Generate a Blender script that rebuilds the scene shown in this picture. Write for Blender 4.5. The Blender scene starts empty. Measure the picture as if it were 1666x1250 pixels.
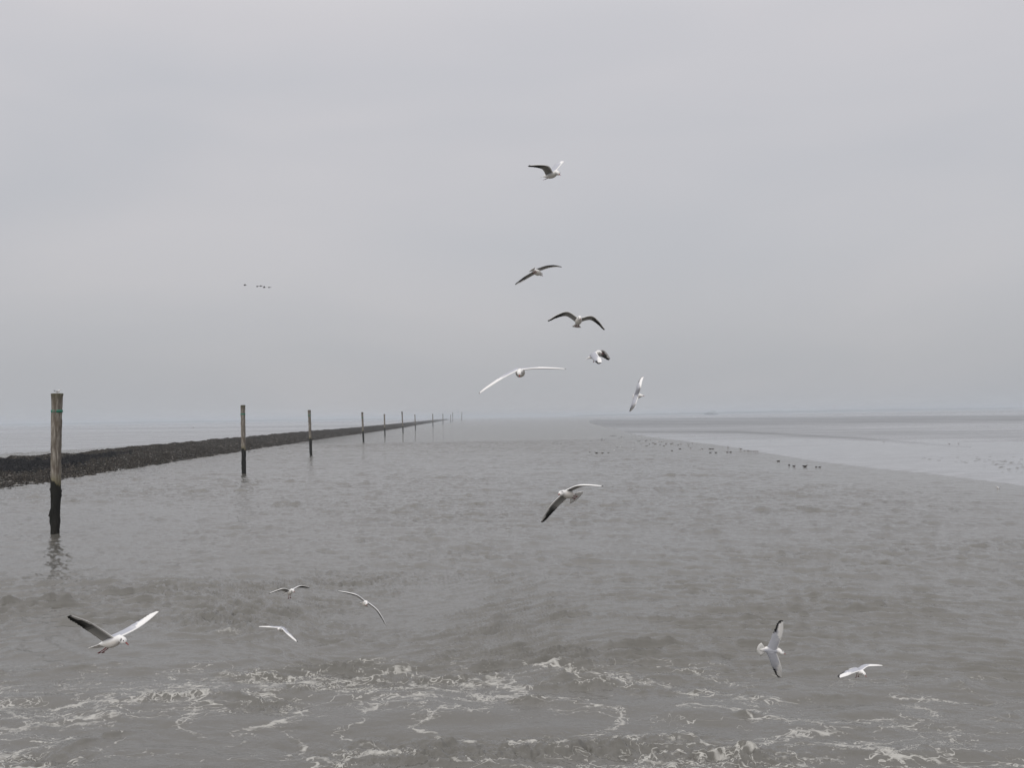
import bpy, bmesh, math, random
import numpy as np
from mathutils import Matrix, Vector

# ------------------------------------------------------------------ camera, sky, sun, exposure
scene = bpy.context.scene
COL = scene.collection
CAM_H = 6.0
FPX, CX, CY = 1670.0, 833.0, 625.0            # focal length and centre of the 1666 x 1250 photograph
PITCH = math.atan(53.0 / FPX)
ROLL = 0.0165
_r = np.array([1.0, 0, 0]); _f = np.array([0, math.cos(PITCH), math.sin(PITCH)]); _u = np.array([0, -math.sin(PITCH), math.cos(PITCH)])
CR = math.cos(ROLL) * _r - math.sin(ROLL) * _u
CU = math.cos(ROLL) * _u + math.sin(ROLL) * _r
cam_d = bpy.data.cameras.new('camera')
cam = bpy.data.objects.new('camera', cam_d); COL.objects.link(cam)
cam.matrix_world = Matrix(((CR[0], CU[0], -_f[0], 0), (CR[1], CU[1], -_f[1], 0), (CR[2], CU[2], -_f[2], CAM_H), (0, 0, 0, 1)))
cam_d.sensor_width = 36.0; cam_d.lens = 36.0 * FPX / 1666.0
cam_d.clip_start = 0.1; cam_d.clip_end = 40000.0
scene.camera = cam
scene.render.engine = 'CYCLES'
scene.cycles.use_denoising = True
scene.cycles.max_bounces = 8
scene.cycles.volume_bounces = 2
scene.view_settings.view_transform = 'Standard'
scene.view_settings.look = 'None'
scene.view_settings.exposure = 0.0
scene.view_settings.gamma = 1.0

SUN_EL, SUN_AZ = math.radians(38), math.radians(200)     # high, behind the camera to the left, veiled by cloud
world = bpy.data.worlds.new("World"); scene.world = world
world.use_nodes = True
nt = world.node_tree; nt.nodes.clear()
def N(nt, t, **kw):
    n = nt.nodes.new(t)
    for k, v in kw.items():
        if k in ('inp',):
            for a, b in v.items(): n.inputs[a].default_value = b
        else: setattr(n, k, v)
    return n
def math_n(nt, op, a, b=None, c=None, clamp=False):
    n = nt.nodes.new('ShaderNodeMath'); n.operation = op; n.use_clamp = clamp
    for i, v in enumerate((a, b, c)):
        if v is None: continue
        if isinstance(v, (int, float)): n.inputs[i].default_value = v
        else: nt.links.new(v, n.inputs[i])
    return n.outputs[0]
def ramp(nt, fac, stops, interp='LINEAR'):
    n = nt.nodes.new('ShaderNodeValToRGB'); n.color_ramp.interpolation = interp
    e = n.color_ramp.elements
    while len(e) < len(stops): e.new(0.5)
    for i, (p, c) in enumerate(stops):
        e[i].position = p; e[i].color = (c[0], c[1], c[2], 1) if hasattr(c, '__len__') else (c, c, c, 1)
    nt.links.new(fac, n.inputs[0]); return n.outputs[0]
def mixc(nt, fac, a, b, mode='MIX'):
    n = nt.nodes.new('ShaderNodeMix'); n.data_type = 'RGBA'; n.blend_type = mode
    for s, v in ((n.inputs[0], fac), (n.inputs[6], a), (n.inputs[7], b)):
        if isinstance(v, (int, float)): s.default_value = v
        elif isinstance(v, tuple): s.default_value = (v[0], v[1], v[2], 1)
        else: nt.links.new(v, s)
    return n.outputs[2]
tc = N(nt, 'ShaderNodeTexCoord')
sep = N(nt, 'ShaderNodeSeparateXYZ'); nt.links.new(tc.outputs['Generated'], sep.inputs[0])
el = sep.outputs[2]
grad = ramp(nt, el, [(0.0, (.462, .466, .480)), (0.05, (.478, .482, .498)), (0.16, (.528, .533, .555)), (0.36, (.625, .615, .635)), (.52, (.78, .77, .78)), (1.0, (1.25, 1.24, 1.24))])
# broad soft cloud bands, stretched along the horizon
mp = N(nt, 'ShaderNodeMapping'); nt.links.new(tc.outputs['Generated'], mp.inputs[0]); mp.inputs['Scale'].default_value = (1.7, 1.7, 6.0)
nz = N(nt, 'ShaderNodeTexNoise', inp={'Scale': 1.1, 'Detail': 3.0, 'Roughness': .45, 'Distortion': .3}); nt.links.new(mp.outputs[0], nz.inputs['Vector'])
cl = ramp(nt, nz.outputs[0], [(0.3, (.915, .935, .96)), (0.7, (1.085, 1.06, 1.055))])
grad = mixc(nt, 1.0, grad, cl, 'MULTIPLY')
sky = N(nt, 'ShaderNodeTexSky', sky_type='NISHITA', sun_disc=False, sun_elevation=SUN_EL, sun_rotation=SUN_AZ, dust_density=4.0)
skys = mixc(nt, 1.0, sky.outputs[0], (.1, .1, .1), 'MULTIPLY')
fin = mixc(nt, 0.06, grad, skys)
bg = N(nt, 'ShaderNodeBackground'); bg.inputs[1].default_value = 1.0
nt.links.new(fin, bg.inputs[0])
wo = N(nt, 'ShaderNodeOutputWorld'); nt.links.new(bg.outputs[0], wo.inputs[0])

sun_d = bpy.data.lights.new('sun', 'SUN'); sun_d.energy = 1.3; sun_d.angle = math.radians(35); sun_d.color = (1, .97, .93)
sun = bpy.data.objects.new('sun', sun_d); COL.objects.link(sun)
sd = Vector((math.sin(SUN_AZ) * math.cos(SUN_EL), math.cos(SUN_AZ) * math.cos(SUN_EL), math.sin(SUN_EL)))
sun.rotation_euler = sd.to_track_quat('Z', 'Y').to_euler(); sun.location = (0, 0, 40)

# ------------------------------------------------------------------ helpers
rng = np.random.default_rng(7)
random.seed(3)
def ray(px, py):
    return CR * (px - CX) / FPX - CU * (py - CY) / FPX + _f
def gp(px, py, z=0.0):
    """point of the level z seen at photo pixel (px, py)"""
    d = ray(px, py); s = (z - CAM_H) / d[2]
    return np.array([0, 0, CAM_H]) + d * s
def at(px, py, depth):
    return np.array([0, 0, CAM_H]) + ray(px, py) * depth
def to_px(x, y, z=0.0):
    v = np.stack([x, y, np.full_like(x, z) - CAM_H], -1)
    dz = v @ _f
    return CX + FPX * (v @ CR) / dz, CY - FPX * (v @ CU) / dz
def horizon(px): return 678.0 + (833.0 - px) * ROLL

def mesh_obj(name, V, F, mat, parent=None, smooth=True, cols=None, attrs=None, link=True):
    me = bpy.data.meshes.new(name)
    V = np.asarray(V, dtype=np.float32).reshape(-1, 3)
    if isinstance(F, np.ndarray):
        k = F.shape[1]; me.vertices.add(len(V)); me.vertices.foreach_set('co', V.ravel())
        me.loops.add(F.size); me.loops.foreach_set('vertex_index', F.astype(np.int32).ravel())
        me.polygons.add(len(F)); me.polygons.foreach_set('loop_start', np.arange(0, F.size, k, dtype=np.int32))
        me.update(calc_edges=True)
    else:
        me.from_pydata([tuple(v) for v in V.tolist()], [], F); me.update()
    me.polygons.foreach_set('use_smooth', np.full(len(me.polygons), smooth))
    if cols is not None:
        ca = me.color_attributes.new('Col', 'FLOAT_COLOR', 'POINT')
        c = np.concatenate([np.asarray(cols, dtype=np.float32), np.ones((len(V), 1), np.float32)], 1)
        ca.data.foreach_set('color', c.ravel())
    for k, a in (attrs or {}).items():
        at_ = me.attributes.new(k, 'FLOAT', 'POINT'); at_.data.foreach_set('value', np.asarray(a, dtype=np.float32).ravel())
    me.materials.append(mat)
    o = bpy.data.objects.new(name, me)
    if link: COL.objects.link(o)
    if parent: o.parent = parent
    return o
def tag(o, label=None, cat=None, group=None, kind=None):
    if label: o['label'] = label
    if cat: o['category'] = cat
    if group: o['group'] = group
    if kind: o['kind'] = kind
    return o
def empty(name, loc=(0, 0, 0), rz=0.0):
    o = bpy.data.objects.new(name, None); COL.objects.link(o); o.location = loc; o.rotation_euler = (0, 0, rz)
    o.empty_display_size = 0.2
    return o
def grid_faces(nr, nc, wrap=False):
    i = np.arange(nr - 1)[:, None]; j = np.arange(nc if wrap else nc - 1)[None, :]
    j2 = (j + 1) % nc
    a = i * nc + j; b = i * nc + j2; c = (i + 1) * nc + j2; d = (i + 1) * nc + j
    return np.stack([a, b, c, d], -1).reshape(-1, 4)
def new_mat(name):
    m = bpy.data.materials.new(name); m.use_nodes = True
    nt = m.node_tree
    return m, nt, nt.nodes['Principled BSDF'], nt.nodes['Material Output']
def noise(nt, vec, scale, detail=4, rough=.55, dist=0.0):
    n = nt.nodes.new('ShaderNodeTexNoise'); n.inputs['Scale'].default_value = scale; n.inputs['Detail'].default_value = detail
    n.inputs['Roughness'].default_value = rough; n.inputs['Distortion'].default_value = dist
    nt.links.new(vec, n.inputs['Vector']); return n.outputs[0]
def mapping(nt, vec, scale=(1, 1, 1), rot=(0, 0, 0)):
    n = nt.nodes.new('ShaderNodeMapping'); n.inputs['Scale'].default_value = scale; n.inputs['Rotation'].default_value = rot
    nt.links.new(vec, n.inputs['Vector']); return n.outputs[0]
def geo_pos(nt): return nt.nodes.new('ShaderNodeNewGeometry').outputs['Position']
def obj_pos(nt): return nt.nodes.new('ShaderNodeTexCoord').outputs['Object']
def attr(nt, name):
    n = nt.nodes.new('ShaderNodeAttribute'); n.attribute_name = name; return n
def bump(nt, h, strength, dist, normal=None):
    n = nt.nodes.new('ShaderNodeBump'); n.inputs['Strength'].default_value = strength if isinstance(strength, float) else 1
    n.inputs['Distance'].default_value = dist; nt.links.new(h, n.inputs['Height'])
    if not isinstance(strength, float): nt.links.new(strength, n.inputs['Strength'])
    if normal is not None: nt.links.new(normal, n.inputs['Normal'])
    return n.outputs[0]

class Tile:
    """periodic random field made from a spectrum, sampled bilinearly"""
    def __init__(s, n, L, spec, seed, chop=False):
        r = np.random.default_rng(seed)
        k = np.fft.fftfreq(n, L / n) * 2 * np.pi
        KX, KY = np.meshgrid(k, k, indexing='ij'); K = np.hypot(KX, KY); K[0, 0] = 1e9
        A = np.sqrt(spec(KX, KY, K)); A[0, 0] = 0
        Z = (r.normal(size=(n, n)) + 1j * r.normal(size=(n, n))) * A
        H = np.fft.ifft2(Z); sc = 1 / H.real.std(); s.h = (H.real * sc).astype(np.float32)
        if chop:
            s.dx = (np.fft.ifft2(Z * 1j * KX / K).real * sc).astype(np.float32)
            s.dy = (np.fft.ifft2(Z * 1j * KY / K).real * sc).astype(np.float32)
        s.n, s.L = n, L
    def idx(s, x, y):
        u = (x / s.L % 1.0) * s.n; v = (y / s.L % 1.0) * s.n
        i = u.astype(int); j = v.astype(int); fu = u - i; fv = v - j
        return i % s.n, j % s.n, (i + 1) % s.n, (j + 1) % s.n, fu, fv
    def get(s, x, y, arr=None):
        i, j, i2, j2, fu, fv = s.idx(x, y)
        out = []
        for a in (arr or (s.h,)):
            out.append((a[i, j] * (1 - fu) + a[i2, j] * fu) * (1 - fv) + (a[i, j2] * (1 - fu) + a[i2, j2] * fu) * fv)
        return out if arr else out[0]
def sstep(a, b, x):
    t = np.clip((x - a) / (b - a), 0, 1); return t * t * (3 - 2 * t)

# ------------------------------------------------------------------ water
HALF = math.radians(31.5)
def build_water():
    rows = [0.0, 3.0, 6.0, 9.0, 11.5]
    r = 12.5
    while r < 260:
        rows.append(r); r += min(max(r * r / 6156 * 0.68, 0.028), 0.30)
    while r < 11000:
        rows.append(r); r *= 1.045
    rows.append(11500)
    R = np.array(rows)
    phd = np.linspace(-HALF, HALF, 1050); phc = np.linspace(HALF, 2 * math.pi - HALF, 60)[1:-1]
    PH = np.concatenate([phd, phc])
    nr, nc = len(R), len(PH)
    RR, PP = np.meshgrid(R, PH, indexing='ij')
    RR[0, :] = 0.01
    X = RR * np.sin(PP); Y = RR * np.cos(PP)
    Z = np.zeros_like(X); foam = np.zeros_like(X); corea = np.zeros_like(X)
    # wave tiles
    def chop_spec(peak, theta, p=5, spread=4):
        kp = 2 * np.pi / peak
        def f(kx, ky, k):
            c = (kx * math.cos(theta) + ky * math.sin(theta)) / k
            return np.exp(-1.2 * (kp / k) ** 2) / k ** p * (np.abs(c) ** spread + .06) * (k < 60)
        return f
    T1 = Tile(1024, 37.0, chop_spec(2.4, math.radians(80), 4.7, 3), 1, True)
    T2 = Tile(1024, 23.3, chop_spec(.95, math.radians(78), 4.3, 2), 2, True)
    T3 = Tile(512, 61.0, lambda kx, ky, k: np.exp(-2 * (.9 / k) ** 2 - (k / 5) ** 2) / k ** 3, 3)      # turbulence / lace
    T4 = Tile(512, 143.0, lambda kx, ky, k: np.exp(-(k / .9) ** 2) / k ** 2, 4)                          # broad patches
    T6 = Tile(1024, 31.0, chop_spec(1.25, math.radians(90), 4.4, 26), 6, True)                         # long-crested wake ripples
    T5 = Tile(1024, 19.0, lambda kx, ky, k: np.exp(-2 * (4. / k) ** 2) / k ** 3.2, 5)                    # fine lace
    ok = (np.abs(PP) < HALF + .001) & (RR > 11) & (RR < 290)
    x = X[ok]; y = Y[ok]; rr = RR[ok]; ph = PP[ok]
    u, v = to_px(x, y)
    patch = T4.get(x * .55 + 11, y + 5)                      # elongated across the view
    # ---- amplitude of the ordinary chop
    amp = np.interp(v, [690, 760, 830, 900, 960, 1030, 1080, 1260], [.75, .85, 1.0, 1.0, .85, .7, .55, .5])
    amp *= np.clip(1 + .22 * patch + .15 * T4.get(x * 1.5 + 60, y * 2.2), .25, 2)
    def blob(cx, cy, rx, ry): return np.exp(-((u - cx) / rx) ** 2 - ((v - cy) / ry) ** 2)
    for cx, cy, rx, ry, k in [(90, 940, 150, 50, -.25), (820, 960, 170, 30, -.35), (620, 990, 120, 30, -.5), (150, 1040, 200, 60, -.3), (300, 860, 250, 50, -.1),
                              (760, 870, 250, 50, .3), (1300, 1010, 300, 50, .25), (1400, 930, 300, 30, .15), (380, 1005, 90, 20, .8), (1300, 1085, 170, 25, -.3), (870, 1160, 140, 18, -.4)]:
        amp *= 1 + k * blob(cx, cy, rx, ry)
    # calm strip along the edge of the flat
    sx = np.array([960, 1000, 1060, 1180, 1330, 1530, 1666, 2400]); sy = np.array([688, 697, 713, 728, 754, 777, 795, 930])
    amp *= 1 - .7 * sstep(55, 0, v - np.interp(u, sx, sy)) * (u > 950)
    # shelter next to the first pole
    amp *= 1 - .65 * sstep(930, 965, v) * sstep(1180, 1090, v) * (1 - .7 * sstep(900, 1300, u))
    a1 = .029 * amp; a2 = .016 * amp * sstep(170, 60, rr)
    h, dx, dy = T1.get(x, y, (T1.h, T1.dx, T1.dy))
    xr = x * .82 - y * .57; yr = x * .57 + y * .82
    h2, ex, ey = T2.get(xr, yr, (T2.h, T2.dx, T2.dy))
    edge = sstep(HALF, HALF - .03, np.abs(ph)) * sstep(280, 235, rr) * sstep(11.5, 12.6, rr)
    z = a1 * (.78 * h + .75 * np.maximum(h - .75, 0) ** 1.5) + a2 * (h2 + .4 * np.maximum(h2 - 1., 0) ** 1.5)
    # swell-like undulation left by the ship
    wake = sstep(1030, 1120, v)
    n3 = T3.get(x * .5, y * 1.1)
    g = np.interp(u, [-80, 60, 160, 250, 340, 450, 520, 600, 700, 800, 900, 1000, 1200, 1450, 1700], [24, 10, 3, 0, 3, 24, 46, 50, 40, 24, 4, -6, -2, 6, 24])
    vq = v - g * sstep(1160, 1060, v) + 2.0 * T3.get(x * .25 + 50, y * .25)
    yq = CAM_H * FPX / np.maximum(vq - 678 - (CX - u) * ROLL, 30)
    arc = sstep(915, 955, v) * sstep(1175, 1090, v) * (1 - .6 * sstep(1000, 1500, u))
    h6, fx, fy = T6.get(x * 1.1, yq * 1.5, (T6.h, T6.dx, T6.dy))
    z += arc * .042 * (h6 + .5 * np.maximum(h6 - .8, 0) ** 1.5) * np.clip(.8 + .5 * T4.get(x * 1.2 + 9, y * 1.6), .15, 2)
    z += wake * .04 * n3
    # crests that curl round the eddy and run across the wake
    ec = gp(372, 1013); ed = np.hypot(x - ec[0], (y - ec[1]) * 1.0); ea = np.arctan2(y - ec[1], x - ec[0])
    z += .055 * np.exp(-ed / 4.8) * sstep(.3, 1.2, ed) * np.sin(ed * 2 * math.pi / .95 + 2 * ea + .9 * T3.get(x * .4, y * .4 + 31)) * np.clip(.7 + .5 * T5.get(x * .3, y * .3 + 8), 0, 1.5)
    def polymask(pts, width, wob=0.0, two=False):
        pts = np.array(pts, float)
        vv = np.interp(u, pts[:, 0], pts[:, 1]) + wob * wobn
        m = np.exp(-np.abs((v - vv) / width) ** 1.5); core = np.exp(-((v - vv) / (width * .30)) ** 2)
        e = sstep(pts[0, 0] - 45, pts[0, 0] + 40, u + 8 * wobn) * sstep(pts[-1, 0] + 45, pts[-1, 0] - 40, u + 8 * wobn)
        return (m * e, core * e) if two else m * e
    wobn = T5.get(x * .35, y * .35 + 3) + .8 * T3.get(x * .6 + 9, y * .6)
    RID = [([(-80, 992), (60, 978), (150, 972), (250, 969), (340, 973), (400, 983), (450, 1000)], 3.4, .035, 1.0),
           ([(-80, 1110), (80, 1093), (200, 1082), (240, 1081)], 3.5, .045, 1.5),
           ([(240, 1003), (330, 1004), (420, 1012), (470, 1028)], 2.6, .045, 1.5), ([(260, 1011), (340, 1013), (440, 1022)], 2.4, .05, 1.5), ([(300, 1021), (420, 1031), (480, 1035)], 2.6, .05, 1.5),
           ([(560, 1040), (680, 1032), (800, 1012), (900, 985)], 3.2, .03, 1.5), ([(520, 1052), (700, 1045), (850, 1025), (1000, 1000)], 3.2, .03, 2), ([(640, 1015), (760, 1000), (840, 975)], 3, .02, 2),
           ([(1080, 1046), (1200, 1048), (1290, 1051), (1400, 1056), (1480, 1068)], 3.4, .05, 1.5), ([(1440, 1105), (1560, 1117), (1700, 1133)], 3.5, .06, 1.5),
           ([(1090, 968), (1300, 978), (1666, 985)], 3.2, .035, 2), ([(1090, 984), (1300, 989), (1666, 995)], 3.2, .04, 3), ([(900, 998), (1100, 1008), (1250, 1010)], 3, .035, 2),
           ([(1000, 880), (1300, 905), (1500, 900)], 2.4, .03, 2), ([(600, 905), (900, 900), (1100, 906)], 2.4, .03, 3),
           ([(180, 1148), (260, 1140), (380, 1136), (460, 1145)], 4, .07, 3), ([(380, 1152), (450, 1150)], 4, .09, 3), ([(60, 1230), (150, 1208), (220, 1192)], 4, .07, 2),
           ([(540, 1118), (640, 1108), (720, 1112), (830, 1103)], 4, .07, 3), ([(440, 1125), (560, 1118)], 3.5, .06, 2), ([(820, 1145), (880, 1141), (1000, 1150)], 3.5, .07, 2),
           ([(900, 1112), (1000, 1116), (1110, 1128)], 4, .07, 3), ([(1120, 1122), (1240, 1130), (1350, 1133)], 3.5, .07, 3), ([(1160, 1158), (1280, 1170)], 3.5, .06, 2), ([(1290, 1148), (1370, 1148)], 3, .06, 1),
           ([(560, 1212), (640, 1207), (740, 1206), (850, 1212)], 5, .10, 3), ([(620, 1232), (760, 1225), (900, 1215), (990, 1206)], 5, .11, 4), ([(560, 1242), (700, 1243), (760, 1238)], 5, .11, 3),
           ([(880, 1222), (960, 1215), (1100, 1225)], 5, .10, 4), ([(990, 1195), (1090, 1198), (1180, 1205)], 4.5, .08, 3), ([(1100, 1243), (1180, 1225), (1280, 1240)], 6, .10, 4), ([(1300, 1215), (1420, 1228), (1560, 1222)], 5, .06, 3)]
    rid = np.zeros_like(z)
    modn = .5 + .75 * T5.get(x * .3 + 4, y * .3)
    for pts, w, hh, wob in RID:
        m = polymask(pts, w, wob)
        rid += m * hh * (1.7 if w < 3.45 and pts[0][1] < 1120 else (.8 if pts[0][1] > 1190 else 1.1)) * np.clip(modn, 0, 1.6)
    z += rid
    rough_patch = .9 * blob(380, 1008, 90, 18) + .8 * blob(700, 1228, 160, 22) + .8 * blob(990, 1215, 150, 18) + .7 * blob(1180, 1235, 130, 16) + .7 * blob(430, 1150, 60, 8) + .5 * blob(620, 1112, 90, 10) \
        + .4 * blob(980, 1115, 120, 10) + .5 * blob(70, 1240, 100, 16) + .6 * blob(760, 905, 200, 20) * 0
    z += rough_patch * .030 * (1 - 1.6 * np.abs(T5.get(x * .7, y * .8))) + rough_patch * .035 * T5.get(x * 1.5, y * 1.5) + np.clip(rough_patch, 0, 1) * .022 * h2
    # ---- foam: where it lies, then the lacy pattern inside
    FO = [([(-60, 1195), (20, 1188), (110, 1184), (200, 1172)], 12, .7, 5), ([(-60, 1235), (30, 1226), (90, 1208)], 16, .95, 5), ([(-60, 1252), (120, 1250)], 14, .8, 5), ([(60, 1150), (150, 1146), (240, 1143)], 4, .9, 2), ([(110, 1172), (170, 1166), (240, 1165)], 12, .8, 4),
          ([(215, 1128), (290, 1132), (350, 1136)], 6, .8, 3), ([(420, 1122), (500, 1115), (570, 1112)], 10, .85, 3), ([(430, 1192), (520, 1172), (690, 1160)], 3.5, .6, 6), ([(380, 1192), (440, 1183), (480, 1176)], 4, .95, 3), ([(190, 1228), (300, 1226), (420, 1205)], 3, .6, 4),
          ([(505, 1246), (560, 1240), (640, 1232), (700, 1226)], 16, 1.0, 6), ([(560, 1218), (640, 1214), (720, 1218)], 6, .7, 4), ([(540, 1128), (640, 1124), (760, 1127)], 4, .95, 2), ([(550, 1078), (620, 1076)], 8, .6, 5), ([(560, 1112), (620, 1102), (670, 1096)], 6, .8, 3),
          ([(620, 1145), (700, 1152), (760, 1150)], 5, .5, 6), ([(720, 1112), (790, 1108), (850, 1106)], 8, .6, 4), ([(740, 1128), (790, 1136), (900, 1134), (950, 1140)], 5, .85, 3), ([(870, 1080), (900, 1082), (960, 1100), (1040, 1106)], 8, .9, 4), ([(940, 1112), (1000, 1108), (1110, 1118)], 7, .8, 3),
          ([(830, 1207), (880, 1200), (960, 1196)], 11, 1.0, 4), ([(950, 1205), (1060, 1205), (1110, 1212)], 14, .7, 8), ([(1040, 1232), (1120, 1240), (1200, 1238)], 14, .8, 7), ([(700, 1240), (830, 1238), (960, 1242)], 5, .7, 4), ([(890, 1085), (1000, 1076)], 4, .3, 5),
          ([(1090, 1082), (1180, 1082)], 3, .7, 3), ([(1100, 1095), (1200, 1108), (1270, 1108)], 6, .6, 5), ([(1100, 1126), (1180, 1132), (1310, 1139)], 4, .9, 2), ([(1440, 1136), (1540, 1139), (1700, 1148)], 4, .9, 2), ([(1100, 1150), (1180, 1156), (1280, 1170)], 4, .9, 2), ([(1290, 1174), (1350, 1178), (1440, 1180)], 5, .85, 3),
          ([(1270, 1200), (1330, 1196), (1380, 1190)], 7, .9, 4), ([(1330, 1213), (1420, 1222), (1470, 1235), (1530, 1244)], 10, 1.0, 4), ([(1100, 1205), (1200, 1212), (1340, 1218)], 12, .55, 7), ([(1090, 1245), (1240, 1238), (1380, 1248)], 12, .8, 7), ([(1440, 1190), (1520, 1196), (1580, 1210)], 12, .5, 8), ([(1480, 1150), (1520, 1165)], 4, .7, 4),
          ([(330, 1032), (380, 1026), (440, 1024), (470, 1030)], 6, .7, 3), ([(430, 984), (470, 990)], 5, .4, 3), ([(420, 1092), (480, 1088)], 5, .5, 4), ([(1540, 1243), (1700, 1250)], 8, .5, 6), ([(560, 1020), (600, 1015)], 1, .0, 1)]
    den = np.zeros_like(z); core_f = np.zeros_like(z); brk = np.clip(.62 + .5 * T5.get(x * .7 + 2, y * .9), 0, 1)
    for pts, w, k, wob in FO:
        m, c_ = polymask(pts, w, wob, True); den = np.maximum(den, m * k); core_f = np.maximum(core_f, c_ * k * brk)
    # webs of foam that link the bands
    WEB = [[(475, 1143), (488, 1162), (470, 1172), (430, 1184), (380, 1192)], [(612, 1152), (588, 1172), (560, 1185), (540, 1192)], [(706, 1158), (680, 1172), (667, 1185), (690, 1192), (740, 1203), (795, 1209)],
           [(742, 1150), (766, 1164), (785, 1159)], [(560, 1196), (600, 1206), (629, 1216), (624, 1226)], [(452, 1192), (478, 1204), (490, 1215), (458, 1232)], [(958, 1148), (1010, 1158), (1000, 1180), (972, 1192)],
           [(1478, 1150), (1515, 1160), (1508, 1172)], [(1500, 1200), (1532, 1196), (1522, 1230)], [(1282, 1175), (1342, 1180), (1350, 1190), (1290, 1212)], [(120, 1205), (70, 1222), (0, 1248)], [(210, 1166), (180, 1185), (200, 1205), (160, 1222)],
           [(300, 1140), (320, 1160), (290, 1178), (330, 1196)], [(820, 1112), (860, 1128), (840, 1142)], [(1130, 1175), (1110, 1195), (1150, 1212)], [(1210, 1135), (1230, 1155), (1215, 1172)], [(430, 1096), (400, 1108), (425, 1122)], [(20, 1160), (60, 1175), (40, 1190)]]
    nv = np.nonzero(v > 1060)[0]; un, vn = u[nv] + 7 * wobn[nv], v[nv] + 2.5 * T5.get(x[nv] * .5, y[nv] * .5)
    wd = np.full(len(nv), 99.0)
    for pl in WEB:
        for (x0, y0), (x1, y1) in zip(pl[:-1], pl[1:]):
            ax, ay = (x1 - x0), (y1 - y0) * 1.8
            t = np.clip(((un - x0) * ax + (vn - y0) * 1.8 * ay) / (ax * ax + ay * ay), 0, 1)
            wd = np.minimum(wd, np.hypot(un - x0 - t * ax, (vn - y0) * 1.8 - t * ay))
    core_f[nv] = np.maximum(core_f[nv], np.exp(-(wd / 2.6) ** 2) * .85 * np.clip(brk[nv] + .15, 0, 1)); den[nv] = np.maximum(den[nv], np.exp(-(wd / 11) ** 2) * .7)
    wx = x + .5 * T3.get(x * .9, y * .9 + 20); wy = y + .7 * T3.get(x * .9 + 33, y * .9)
    l1 = np.abs(T3.get(wx * .55 + 8, wy * .8)); l2 = np.abs(T5.get(wx * .35, wy * .55)); l3 = np.abs(T5.get(wx * .9 + 3, wy * 1.4 + 7))
    near = sstep(1045, 1105, v)
    base = .38 * near * np.clip(.9 + .3 * T3.get(x * .22 + 5, y * .5), 0, 1.3)
    den = np.clip(den * .50 + base, 0, .95)
    l2 = np.abs(T5.get(wx * .6, wy * .75)); l4 = np.abs(T5.get(wx * 2.3 + 3, wy * 2.6 + 7))
    lace = np.maximum(sstep(.13 * den + .02, .0, l1), np.maximum(sstep(.24 * den + .01, .0, l2), sstep(.42 * np.maximum(den - .2, 0) + .001, 0, l3) * .95))
    lace = np.maximum(lace, sstep(.7 * np.maximum(den - .45, 0) + .001, 0, l4) * .9)
    lace = np.maximum(lace, core_f)
    fo = lace * sstep(.04, .40, den) * (.80 + .2 * T5.get(x * .8, y))
    # flecks
    fo = np.maximum(fo, near * .5 * sstep(2.3, 3.2, T5.get(x * 1.3 + 1, y * 1.3)))
    foam[ok] = np.clip(den, 0, 1.2) * edge; corea[ok] = np.clip(core_f, 0, 1) * edge
    z += .012 * np.clip(fo, 0, 1)
    Z[ok] = z * edge
    X[ok] = x - 1.5 * (a1 * dx + a2 * ex) * edge; Y[ok] = y - 1.5 * (a1 * dy + a2 * ey) * edge
    V = np.stack([X, Y, Z], -1).reshape(-1, 3)
    F = grid_faces(nr, nc, True)[:, ::-1]
    # normals up: orientation fixed by ordering
    return V, F, foam.ravel(), corea.ravel()

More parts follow.
